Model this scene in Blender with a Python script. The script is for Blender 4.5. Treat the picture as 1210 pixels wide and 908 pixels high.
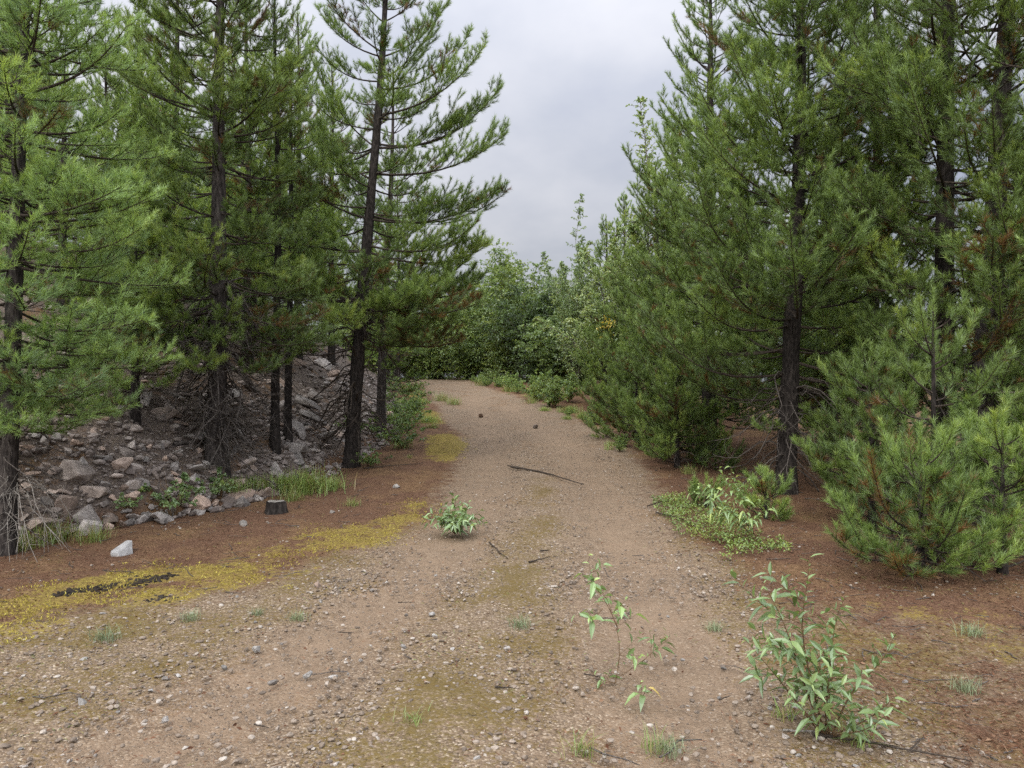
import bpy, bmesh, math, random
import numpy as np
from math import radians as R_, sin, cos, pi

S = bpy.context.scene
for o in list(bpy.data.objects):
    bpy.data.objects.remove(o)
C = S.collection

# ------------------------------------------------------------------ camera, sky, sun, exposure
CAMZ = 1.6
FPX, CU, CV = 914.0, 605.0, 454.0          # focal length and centre in photo pixels
cam_d = bpy.data.cameras.new("camera")
cam = bpy.data.objects.new("camera", cam_d)
C.objects.link(cam)
cam.location = (0, 0, CAMZ)
cam.rotation_euler = (pi / 2, 0, 0)
cam_d.sensor_width = 36.0
cam_d.lens = FPX / 1210 * 36.0
cam_d.clip_start, cam_d.clip_end = 0.05, 20000
S.camera = cam

SUN_EL, SUN_AZ = R_(44), R_(196)           # azimuth clockwise from +Y: behind the camera, a little left
w = bpy.data.worlds.new("World")
S.world = w
w.use_nodes = True
nt = w.node_tree
nt.nodes.clear()
def wn(t, **k):
    n = nt.nodes.new(t)
    for a, b in k.items():
        setattr(n, a, b)
    return n
out = wn("ShaderNodeOutputWorld"); bg = wn("ShaderNodeBackground")
bg.inputs["Strength"].default_value = 0.1
sky = wn("ShaderNodeTexSky", sky_type="NISHITA")
sky.sun_disc = False; sky.sun_elevation = SUN_EL; sky.sun_rotation = SUN_AZ
tc = wn("ShaderNodeTexCoord"); sep = wn("ShaderNodeSeparateXYZ")
L = nt.links.new
L(tc.outputs["Generated"], sep.inputs[0])
zc = wn("ShaderNodeMath", operation="MAXIMUM"); L(sep.outputs[2], zc.inputs[0]); zc.inputs[1].default_value = 0.0
za = wn("ShaderNodeMath", operation="ADD"); L(zc.outputs[0], za.inputs[0]); za.inputs[1].default_value = 0.25
dv = wn("ShaderNodeVectorMath", operation="DIVIDE"); L(tc.outputs["Generated"], dv.inputs[0])
cb = wn("ShaderNodeCombineXYZ")
for i in range(3): L(za.outputs[0], cb.inputs[i])
L(cb.outputs[0], dv.inputs[1])
mp = wn("ShaderNodeMapping"); L(dv.outputs[0], mp.inputs[0]); mp.inputs["Location"].default_value = (3.15, 1.4, 0.6)
mp.inputs["Scale"].default_value = (1.0, 0.75, 1.6)
ns = wn("ShaderNodeTexNoise"); L(mp.outputs[0], ns.inputs["Vector"])
ns.inputs["Scale"].default_value = 1.35; ns.inputs["Detail"].default_value = 6; ns.inputs["Roughness"].default_value = 0.5
rp = wn("ShaderNodeValToRGB"); L(ns.outputs[0], rp.inputs[0])
rp.color_ramp.elements[0].position = 0.33; rp.color_ramp.elements[0].color = (0.60, 0.65, 0.80, 1)
rp.color_ramp.elements[1].position = 0.68; rp.color_ramp.elements[1].color = (1.10, 1.10, 1.16, 1)
e = rp.color_ramp.elements.new(0.50); e.color = (0.82, 0.85, 0.95, 1)
# overcast sky: the cloud deck is about three times brighter overhead than at the horizon
lum = wn("ShaderNodeMath", operation="MULTIPLY_ADD"); L(zc.outputs[0], lum.inputs[0])
lum.inputs[1].default_value = 10.5; lum.inputs[2].default_value = 2.45
cl = wn("ShaderNodeMixRGB", blend_type="MULTIPLY"); cl.inputs[0].default_value = 1.0
# the cloud deck glows broadly round the hidden sun, behind the camera
sd_ = wn("ShaderNodeVectorMath", operation="DOT_PRODUCT"); L(tc.outputs["Generated"], sd_.inputs[0])
sd_.inputs[1].default_value = (sin(SUN_AZ) * cos(SUN_EL), cos(SUN_AZ) * cos(SUN_EL), sin(SUN_EL))
sg = wn("ShaderNodeMath", operation="MAXIMUM"); L(sd_.outputs["Value"], sg.inputs[0]); sg.inputs[1].default_value = 0.0
sp_ = wn("ShaderNodeMath", operation="POWER"); L(sg.outputs[0], sp_.inputs[0]); sp_.inputs[1].default_value = 1.5
sm = wn("ShaderNodeMath", operation="MULTIPLY_ADD"); L(sp_.outputs[0], sm.inputs[0]); sm.inputs[1].default_value = 2.9; sm.inputs[2].default_value = 1.0
lg_ = wn("ShaderNodeMath", operation="MULTIPLY"); L(lum.outputs[0], lg_.inputs[0]); L(sm.outputs[0], lg_.inputs[1])
lc = wn("ShaderNodeCombineXYZ")
wb = wn("ShaderNodeMixRGB"); L(sp_.outputs[0], wb.inputs[0]); wb.inputs[1].default_value = (1, 1, 1, 1); wb.inputs[2].default_value = (1.07, 1.0, .85, 1)
for i in range(3): L(lg_.outputs[0], lc.inputs[i])
wm = wn("ShaderNodeMixRGB", blend_type="MULTIPLY"); wm.inputs[0].default_value = 1.0; L(wb.outputs[0], wm.inputs[1]); L(lc.outputs[0], wm.inputs[2])
L(rp.outputs[0], cl.inputs[1]); L(wm.outputs[0], cl.inputs[2])
mx = wn("ShaderNodeMixRGB"); mx.inputs[0].default_value = 0.93
L(sky.outputs[0], mx.inputs[1]); L(cl.outputs[0], mx.inputs[2])
L(mx.outputs[0], bg.inputs["Color"]); L(bg.outputs[0], out.inputs[0])

sun_d = bpy.data.lights.new("sun", "SUN")
sun_d.energy = 1.5; sun_d.angle = R_(12); sun_d.color = (1.0, 0.95, 0.86)
sun = bpy.data.objects.new("sun", sun_d); C.objects.link(sun)
sun.location = (-10, -20, 40)
sun.rotation_euler = (pi / 2 - SUN_EL, 0, pi - SUN_AZ)
S.view_settings.view_transform = "Standard"
S.view_settings.look = "None"
S.view_settings.gamma = 1.0
S.view_settings.use_curve_mapping = False
S.view_settings.exposure = 0.5
S.render.engine = "CYCLES"
S.cycles.max_bounces = 8
S.cycles.diffuse_bounces = 4
S.cycles.transmission_bounces = 4
S.cycles.use_denoising = False
S.cycles.use_adaptive_sampling = False

# ------------------------------------------------------------------ noise and terrain
rng = np.random.default_rng(7)
_perm = rng.random((256, 256))
def vnoise(x, y, sc, seed=0):
    x = np.asarray(x, float) / sc + seed * 17.31; y = np.asarray(y, float) / sc + seed * 9.77
    xi = np.floor(x).astype(int); yi = np.floor(y).astype(int)
    fx = x - xi; fy = y - yi
    fx = fx * fx * (3 - 2 * fx); fy = fy * fy * (3 - 2 * fy)
    g = lambda a, b: _perm[a & 255, b & 255]
    return (g(xi, yi) * (1 - fx) + g(xi + 1, yi) * fx) * (1 - fy) + (g(xi, yi + 1) * (1 - fx) + g(xi + 1, yi + 1) * fx) * fy
def fbm(x, y, sc, seed=0, o=3):
    t = 0; a = 1; s = 0
    for i in range(o):
        t = t + a * vnoise(x, y, sc / 2 ** i, seed + i); s += a; a *= .5
    return t / s
def sstep(a, b, x):
    t = np.clip((x - a) / (b - a), 0, 1); return t * t * (3 - 2 * t)

FY = [-8, 0, 5, 6.5, 7.4, 8.7, 10.5, 12, 15.5, 22, 27, 31, 36, 50]
FX = [-9, -7, -5.9, -5.2, -4.4, -3.35, -2.75, -2.6, -2.35, -3.2, -4.2, -6.5, -11, -22]
def bank_d(x, y):
    return np.interp(y, FY, FX) - x + 0.25 * (fbm(x, y, 1.1, 3) - .5)
def base_z(y):
    y = np.asarray(y, float)
    yy = np.clip(y, 0, 22)
    return 0.00235 * yy ** 2 + np.where(y > 22, 0.1034 * 8.5 * (1 - np.exp(-(np.maximum(y, 22) - 22) / 8.5)), 0)
def terrain(x, y):
    x = np.asarray(x, float); y = np.asarray(y, float)
    z = base_z(y)
    d = np.maximum(bank_d(x, y), 0)
    cap = 3.2 + 0.06 * np.clip(y, 0, 20)
    bk = cap * np.tanh(0.78 * d / cap)
    bk = bk * (1 + .22 * (fbm(x, y, 2.3, 5) - .5)) + np.clip(d, 0, 1) * .16 * (fbm(x, y, .5, 6) - .5)
    z = z + bk
    rx = x - np.interp(y, [0, 6, 10, 20, 30, 40], [4.6, 4.6, 5.2, 5.5, 5.5, 6])
    z = z - 3.5 * np.tanh(np.maximum(rx, 0) * .32 / 3.5)
    z = z + .05 * (fbm(x, y, 1.6, 1) - .5) + .02 * (fbm(x, y, .3, 2) - .5)
    far = sstep(90, 400, np.hypot(x, y))
    return z * (1 - far) - 3 * far
def hit(u, v, z_off=0):
    """where the line of sight of photo pixel (u, v) meets the ground"""
    ys = np.linspace(2.2, 60, 5800)
    xs = (u - CU) / FPX * ys
    zs = CAMZ - (v - CV) / FPX * ys
    below = np.nonzero(terrain(xs, ys) + z_off >= zs)[0]
    i = below[0] if len(below) else len(ys) - 1
    return float(xs[i]), float(ys[i]), float(terrain(xs[i], ys[i]))
def at(u, Y):
    x = (u - CU) / FPX * Y
    return (x, Y, float(terrain(x, Y)))
def ground_px(pts):
    return np.array([hit(u, v)[:2] for u, v in pts])

def poly_sd(px, py, poly):
    """signed distance, positive inside"""
    poly = np.asarray(poly); n = len(poly)
    dmin = np.full(px.shape, 1e9); ins = np.zeros(px.shape, bool)
    for i in range(n):
        a = poly[i]; b = poly[(i + 1) % n]
        ab = b - a; l2 = max(ab @ ab, 1e-9)
        t = np.clip(((px - a[0]) * ab[0] + (py - a[1]) * ab[1]) / l2, 0, 1)
        dmin = np.minimum(dmin, np.hypot(px - a[0] - t * ab[0], py - a[1] - t * ab[1]))
        c = ((a[1] > py) != (b[1] > py)) & (px < (b[0] - a[0]) * (py - a[1]) / (b[1] - a[1] + 1e-12) + a[0])
        ins ^= c
    return np.where(ins, dmin, -dmin)

def line_d(px, py, pts):
    dmin = np.full(px.shape, 1e9)
    for a, b in zip(pts[:-1], pts[1:]):
        ab = b - a; l2 = max(ab @ ab, 1e-9)
        t = np.clip(((px - a[0]) * ab[0] + (py - a[1]) * ab[1]) / l2, 0, 1)
        dmin = np.minimum(dmin, np.hypot(px - a[0] - t * ab[0], py - a[1] - t * ab[1]))
    return dmin

lp = ground_px([(0, 752), (120, 728), (215, 712), (330, 690), (430, 655), (505, 615), (552, 565), (552, 530), (530, 500), (514, 475), (504, 456)])
rp_ = ground_px([(540, 447), (583, 462), (646, 482), (712, 508), (766, 556), (785, 606), (850, 665), (890, 720), (960, 790), (1090, 860), (1210, 930)])
road_poly = np.vstack([[(-9, -6)], [(-9, 3.0)], [(-6, 4.2)], lp, [(-4.4, 31.5), (-9, 34.5), (-20, 38), (-20, 42), (-9, 37.5), (-3.4, 33)], rp_[::1], [(2.6, 1.0), (3.0, -6)]])
mossA = ground_px([(-120, 740), (0, 712), (100, 678), (215, 672), (330, 644), (430, 616), (500, 590), (515, 606), (440, 655), (330, 692), (215, 712), (80, 742), (-100, 772)])
mossB = ground_px([(500, 515), (540, 508), (552, 528), (530, 548), (500, 545)])
mossC = ground_px([(488, 482), (520, 486), (528, 503), (500, 500)])
mossD = ground_px([(480, 462), (500, 466), (498, 474), (480, 470)])
mossE = ground_px([(990, 720), (1100, 700), (1210, 730), (1210, 800), (1100, 790), (1000, 760)])
trackL = ground_px([(150, 905), (330, 800), (480, 690), (560, 600), (585, 530), (560, 470)])
trackR = ground_px([(820, 905), (780, 760), (740, 650), (715, 590), (670, 530), (600, 480)])

# ------------------------------------------------------------------ mesh helpers
def mesh(name, V, tris=None, quads=None, mat=None, smooth=False, attrs=None, uniform=None):
    V = np.ascontiguousarray(V, np.float32)
    me = bpy.data.meshes.new(name)
    me.vertices.add(len(V)); me.vertices.foreach_set("co", V.ravel())
    idx, starts = [], []
    n = 0
    for F, k in ((tris, 3), (quads, 4)):
        if F is not None and len(F):
            F = np.ascontiguousarray(F, np.int32)
            idx.append(F.ravel()); starts.append(n + np.arange(len(F), dtype=np.int32) * k); n += F.size
    idx = np.concatenate(idx); starts = np.concatenate(starts)
    me.loops.add(len(idx)); me.loops.foreach_set("vertex_index", idx)
    me.polygons.add(len(starts)); me.polygons.foreach_set("loop_start", starts.astype(np.int32))
    me.polygons.foreach_set("use_smooth", np.full(len(starts), smooth))
    for k, a in (attrs or {}).items():
        at_ = me.attributes.new(k, "FLOAT", "POINT")
        at_.data.foreach_set("value", np.ascontiguousarray(a, np.float32))
    me.update(calc_edges=True)
    if mat: me.materials.append(mat)
    return me

class Geo:
    def __init__(s): s.V = []; s.T = []; s.Q = []; s.A = []; s.n = 0
    def add(s, V, T=None, Q=None, a=None):
        V = np.asarray(V, float).reshape(-1, 3)
        if T is not None and len(T): s.T.append(np.asarray(T) + s.n)
        if Q is not None and len(Q): s.Q.append(np.asarray(Q) + s.n)
        s.V.append(V); s.A.append(np.full(len(V), .5) if a is None else np.broadcast_to(a, (len(V),)))
        s.n += len(V)
    def mesh(s, name, mat, smooth=False):
        return mesh(name, np.concatenate(s.V), np.concatenate(s.T) if s.T else None,
                    np.concatenate(s.Q) if s.Q else None, mat, smooth, {"tint": np.concatenate(s.A)})

def nrm(a): return a / np.maximum(np.linalg.norm(a, axis=-1, keepdims=True), 1e-9)

def tubes(g, P, Rr, m=5, a=None):
    """N tubes along polylines P (N,k,3) with radii Rr (N,k)"""
    P = np.asarray(P, float); Rr = np.asarray(Rr, float)
    if P.ndim == 2: P = P[None]; Rr = Rr[None]
    N, k, _ = P.shape
    T = nrm(np.gradient(P, axis=1))
    mean = nrm(P[:, -1] - P[:, 0])
    ref = np.where(np.abs(mean[:, 2:3]) < .8, np.array([[0, 0, 1.]]), np.array([[1., 0, 0]]))
    U = nrm(np.cross(T, ref[:, None, :])); W = np.cross(T, U)
    th = np.arange(m) / m * 2 * pi
    ring = np.cos(th)[None, None, :, None] * U[:, :, None, :] + np.sin(th)[None, None, :, None] * W[:, :, None, :]
    V = P[:, :, None, :] + Rr[:, :, None, None] * ring
    i = np.arange(N)[:, None, None] * k * m; j = np.arange(k - 1)[None, :, None] * m; q = np.arange(m)[None, None, :]
    q2 = (q + 1) % m
    Q = np.stack([i + j + q, i + j + q2, i + j + m + q2, i + j + m + q], -1).reshape(-1, 4)
    aa = None if a is None else np.repeat(np.broadcast_to(a, (N,)), k * m)
    g.add(V, None, Q, aa)

def needles(g, rg, P0, P1, dens, ln, wd, tint, fwd=(.3, .95), tipbias=0.0):
    P0 = np.asarray(P0); P1 = np.asarray(P1)
    D = P1 - P0; l = np.linalg.norm(D, axis=1)
    cnt = np.maximum(rg.poisson(l * dens * 2.5), 1); wd = wd * 1.4; ln = ln * 1.4
    ix = np.repeat(np.arange(len(P0)), cnt)
    n = len(ix)
    d = nrm(D)[ix]
    t = rg.random(n)
    b = P0[ix] + D[ix] * t[:, None]
    rv = nrm(rg.normal(size=(n, 3)))
    u = nrm(np.cross(d, rv))
    al = rg.uniform(fwd[0], fwd[1], n)
    nd = np.cos(al)[:, None] * d + np.sin(al)[:, None] * u
    le = ln * rg.uniform(.7, 1.15, n)
    nd[:, 2] += .12
    nd = nrm(nd)
    side = nrm(np.cross(nd, nrm(rg.normal(size=(n, 3))))) * (wd * .5)
    tip = b + nd * le[:, None]
    V = np.stack([b - side, b + side, tip], 1).reshape(-1, 3)
    T = np.arange(n * 3).reshape(-1, 3)
    tt = np.clip(tint[ix] + rg.normal(0, .06, n), 0, 1)
    g.add(V, T, None, np.repeat(tt, 3))

def leaves(g, rg, B, D, N, ln, wd, tint, fold=.25, droop=.25, fine=False):
    """folded leaf blades: base B, direction D, up-side N"""
    n = len(B)
    D = nrm(D); Sd = nrm(np.cross(D, N)); N = np.cross(Sd, D)
    ln = np.broadcast_to(ln, (n,))[:, None]; wd = np.broadcast_to(wd, (n,))[:, None]
    def pt(t, s, h): return B + D * ln * t + Sd * wd * .5 * s + N * (h * wd) - np.array([0, 0, 1.]) * droop * ln * t * t
    if not fine:
        V = np.stack([pt(0, 0, 0), pt(.45, -1, fold), pt(.45, 0, 0), pt(.45, 1, fold), pt(1, 0, 0)], 1)
        F = np.array([(0, 2, 1), (0, 3, 2), (1, 2, 4), (2, 3, 4)])
    else:
        V = np.stack([pt(0, 0, 0), pt(.14, -.5, fold * .5), pt(.14, 0, 0), pt(.14, .5, fold * .5),
                      pt(.36, -1, fold), pt(.36, 0, 0), pt(.36, 1, fold),
                      pt(.68, -.72, fold * .7), pt(.68, 0, 0), pt(.68, .72, fold * .7), pt(1, 0, 0)], 1)
        F = np.array([(0, 2, 1), (0, 3, 2), (1, 2, 5), (1, 5, 4), (2, 3, 6), (2, 6, 5), (4, 5, 8), (4, 8, 7), (5, 6, 9), (5, 9, 8), (7, 8, 10), (8, 9, 10)])
    k = V.shape[1]
    T = (np.arange(n)[:, None, None] * k + F[None]).reshape(-1, 3)
    g.add(V, T, None, np.repeat(np.broadcast_to(tint, (n,)), k))

# ------------------------------------------------------------------ materials
def mat(name):
    m = bpy.data.materials.new(name); m.use_nodes = True
    m.node_tree.nodes.clear()
    return m
class NB:
    """tiny node builder"""
    def __init__(s, m): s.t = m.node_tree; s.o = s.n("ShaderNodeOutputMaterial")
    def n(s, ty, ins=None, **k):
        nd = s.t.nodes.new(ty)
        for a, b in k.items(): setattr(nd, a, b)
        for a, b in (ins or {}).items(): s.set(nd.inputs[a], b)
        return nd
    def set(s, sock, v):
        if isinstance(v, bpy.types.NodeSocket): s.t.links.new(v, sock)
        elif isinstance(v, bpy.types.Node): s.t.links.new(v.outputs[0], sock)
        else: sock.default_value = v
    def math(s, op, a, b=0.0, c=None, clamp=False):
        nd = s.n("ShaderNodeMath", operation=op, use_clamp=clamp); s.set(nd.inputs[0], a); s.set(nd.inputs[1], b)
        if c is not None: s.set(nd.inputs[2], c)
        return nd.outputs[0]
    def mix(s, f, a, b, mode="MIX"):
        nd = s.n("ShaderNodeMixRGB", blend_type=mode); s.set(nd.inputs[0], f); s.set(nd.inputs[1], a); s.set(nd.inputs[2], b); return nd.outputs[0]
    def noise(s, vec, scale, detail=4, rough=.55, col=False):
        nd = s.n("ShaderNodeTexNoise", {"Vector": vec, "Scale": scale, "Detail": detail, "Roughness": rough}); return nd.outputs[1 if col else 0]
    def ramp(s, f, stops, interp="LINEAR"):
        nd = s.n("ShaderNodeValToRGB"); s.set(nd.inputs[0], f)
        cr = nd.color_ramp; cr.interpolation = interp
        while len(cr.elements) < len(stops): cr.elements.new(.5)
        for e_, (p, c) in zip(cr.elements, stops): e_.position = p; e_.color = (*c, 1)
        return nd.outputs[0]
    def range(s, v, a, b, c=0., d=1.):
        nd = s.n("ShaderNodeMapRange", interpolation_type="SMOOTHSTEP"); s.set(nd.inputs[0], v)
        for i, q in enumerate((a, b, c, d)): nd.inputs[i + 1].default_value = q
        return nd.outputs[0]
    def attr(s, name): return s.n("ShaderNodeAttribute", attribute_name=name).outputs["Fac"]

def foliage_mat(name, stops, trans=.3, rough=.5, tcol=None, spec=.04):
    m = mat(name); b = NB(m)
    oi = b.n("ShaderNodeObjectInfo")
    t = b.attr("tint")
    c = b.ramp(t, stops)
    v = b.math("MULTIPLY_ADD", oi.outputs["Random"], .3, .85)
    hs = b.n("ShaderNodeHueSaturation", {"Hue": .5, "Saturation": 1.0, "Value": v, "Color": c})
    df = b.n("ShaderNodeBsdfDiffuse", {"Color": hs})
    tr = b.n("ShaderNodeBsdfTranslucent", {"Color": b.mix(1, hs.outputs[0], (1.25, 1.2, .6, 1), "MULTIPLY")})
    mxs = b.n("ShaderNodeMixShader", {0: trans}); b.set(mxs.inputs[1], df); b.set(mxs.inputs[2], tr)
    gl = b.n("ShaderNodeBsdfGlossy", {"Color": (.8, .9, .9, 1), "Roughness": rough})
    m2 = b.n("ShaderNodeMixShader", {0: spec}); b.set(m2.inputs[1], mxs); b.set(m2.inputs[2], gl)
    b.set(b.o.inputs[0], m2)
    return m

PINE = [(0, (.17, .085, .03)), (.05, (.15, .085, .025)), (.09, (.062, .10, .034)), (.4, (.150, .225, .064)), (.7, (.215, .31, .085)), (1, (.32, .40, .095))]
m_pine = foliage_mat("pine_needles", PINE, .38)
m_pine_hazed = foliage_mat("hazed_pine_needles", [(0, (.15, .085, .03)), (.05, (.12, .10, .03)), (.09, (.10, .165, .085)), (.4, (.205, .31, .12)), (.7, (.27, .39, .135)), (1, (.33, .44, .13))], .4)  # same needles, paler: lens haze over the left pine put into the colour
m_alder = foliage_mat("alder_leaves", [(0, (.05, .085, .028)), (.5, (.15, .235, .062)), (1, (.30, .37, .09))], .42, spec=.06)
m_willow = foliage_mat("willow_leaves", [(0, (.07, .12, .045)), (.45, (.17, .25, .09)), (.8, (.28, .35, .12)), (.92, (.28, .33, .10)), (.96, (.55, .42, .05)), (1, (.6, .46, .06))], .35, spec=.08, rough=.4)
m_sap = foliage_mat("sapling_leaves", [(0, (.09, .13, .045)), (.5, (.175, .265, .105)), (.85, (.26, .36, .12)), (.97, (.34, .40, .11)), (1, (.40, .30, .08))], .3, spec=.07, rough=.4)
m_cover = foliage_mat("ground_cover_leaves", [(0, (.05, .08, .02)), (.5, (.13, .20, .04)), (1, (.26, .33, .06))], .25, spec=.06)
m_grass = foliage_mat("grass_blades", [(0, (.28, .20, .09)), (.3, (.26, .25, .09)), (.6, (.17, .26, .07)), (1, (.28, .37, .10))], .3)
m_weed = foliage_mat("grey_green_weeds", [(0, (.10, .12, .06)), (.5, (.16, .20, .11)), (1, (.25, .30, .17))], .2)
m_strand = foliage_mat("fallen_needles", [(0, (.07, .034, .022)), (.5, (.13, .068, .043)), (1, (.23, .15, .10))], 0, spec=.0)

def bark_mat(name, c0, c1, c2, sc=1.0):
    m = mat(name); b = NB(m)
    tcn = b.n("ShaderNodeTexCoord").outputs["Object"]
    mpn = b.n("ShaderNodeMapping", {"Vector": tcn, "Scale": (1, 1, .3)})
    vo = b.n("ShaderNodeTexVoronoi", {"Vector": mpn, "Scale": 42 * sc})
    nz = b.noise(mpn.outputs[0], 18 * sc, 6, .7)
    big = b.noise(tcn, 1.6, 3)
    f = b.math("MULTIPLY_ADD", vo.outputs["Distance"], .5, b.math("MULTIPLY", nz, .55))
    c = b.ramp(f, [(.25, c0), (.5, c1), (.8, c2)])
    c = b.mix(b.range(big, .55, .75), c, b.mix(1, c, (.8, .82, .78, 1), "MULTIPLY"))
    bp = b.n("ShaderNodeBump", {"Strength": .9, "Distance": .02, "Height": f})
    p = b.n("ShaderNodeBsdfPrincipled", {"Base Color": c, "Roughness": .92, "Normal": bp})
    p.inputs["Specular IOR Level"].default_value = .15
    b.set(b.o.inputs[0], p)
    return m
m_bark = bark_mat("dark_pine_bark", (.008, .0068, .0065), (.020, .017, .016), (.05, .043, .04))
m_bark2 = bark_mat("grey_pine_bark", (.014, .012, .0115), (.036, .031, .030), (.085, .075, .07))
m_limb = bark_mat("limb_bark", (.02, .016, .013), (.045, .036, .030), (.085, .07, .06), 2)
m_dead = bark_mat("dead_twig_bark", (.035, .030, .027), (.075, .065, .06), (.15, .135, .125), 2)
m_bleach = bark_mat("bleached_twig", (.11, .10, .092), (.20, .185, .17), (.32, .30, .28), 2)
m_stem = bark_mat("sapling_bark", (.06, .035, .02), (.12, .075, .04), (.2, .14, .08), 3)
m_alderbark = bark_mat("alder_bark", (.04, .036, .03), (.10, .09, .078), (.2, .19, .17), 2)

def rock_mat(name, c0, c1, c2, wf=1.0):
    m = mat(name); b = NB(m)
    oi = b.n("ShaderNodeObjectInfo")
    tcn = b.n("ShaderNodeTexCoord").outputs["Object"]
    off = b.n("ShaderNodeVectorMath", operation="ADD"); b.set(off.inputs[0], tcn)
    cx = b.n("ShaderNodeCombineXYZ"); b.set(cx.inputs[0], b.math("MULTIPLY", oi.outputs["Random"], 37.)); b.set(off.inputs[1], cx)
    n1 = b.noise(off.outputs[0], 2.2, 5, .6); n2 = b.noise(off.outputs[0], 14, 5, .7)
    f = b.math("MULTIPLY_ADD", n1, .6, b.math("MULTIPLY", n2, .4))
    c = b.ramp(f, [(.36, c0), (.5, c1), (.66, c2)])
    v = b.math("MULTIPLY_ADD", oi.outputs["Random"], .9, .5)
    c = b.n("ShaderNodeHueSaturation", {"Value": v, "Color": c})
    warm = b.range(b.math("FRACT", b.math("MULTIPLY", oi.outputs["Random"], 13.7)), .3, .9)
    c = b.mix(b.math("MULTIPLY", warm, wf), c.outputs[0], b.mix(1, c.outputs[0], (1.22, 1.0, .86, 1), "MULTIPLY"))
    bp = b.n("ShaderNodeBump", {"Strength": .6, "Distance": .03, "Height": f})
    p = b.n("ShaderNodeBsdfPrincipled", {"Base Color": c, "Roughness": .88, "Normal": bp}); p.inputs["Specular IOR Level"].default_value = .25
    b.set(b.o.inputs[0], p); return m
m_rock = rock_mat("scree_rock", (.13, .118, .112), (.25, .228, .217), (.38, .355, .34))
m_pale = rock_mat("pale_stone", (.17, .163, .157), (.28, .27, .262), (.40, .39, .38), .3)
m_black = rock_mat("charred_crumb", (.012, .010, .009), (.022, .018, .015), (.04, .034, .03))

def tintrock_mat(name, stops):
    m = mat(name); b = NB(m)
    pos = b.n("ShaderNodeNewGeometry").outputs["Position"]
    c = b.ramp(b.attr("tint"), stops)
    c = b.mix(1, c, b.ramp(b.noise(pos, 90, 3), [(.3, (.75, .75, .75)), (.7, (1.2, 1.2, 1.2))]), "MULTIPLY")
    p = b.n("ShaderNodeBsdfPrincipled", {"Base Color": c, "Roughness": .9}); p.inputs["Specular IOR Level"].default_value = .25
    b.set(b.o.inputs[0], p); return m
m_gravel = tintrock_mat("gravel_stones", [(0, (.075, .060, .050)), (.3, (.118, .095, .077)), (.6, (.168, .135, .108)), (.85, (.25, .212, .18)), (1, (.34, .31, .28))])
m_scree = tintrock_mat("scree_stones", [(0, (.08, .065, .06)), (.5, (.18, .152, .14)), (.85, (.27, .24, .225)), (1, (.38, .35, .33))])

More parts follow.
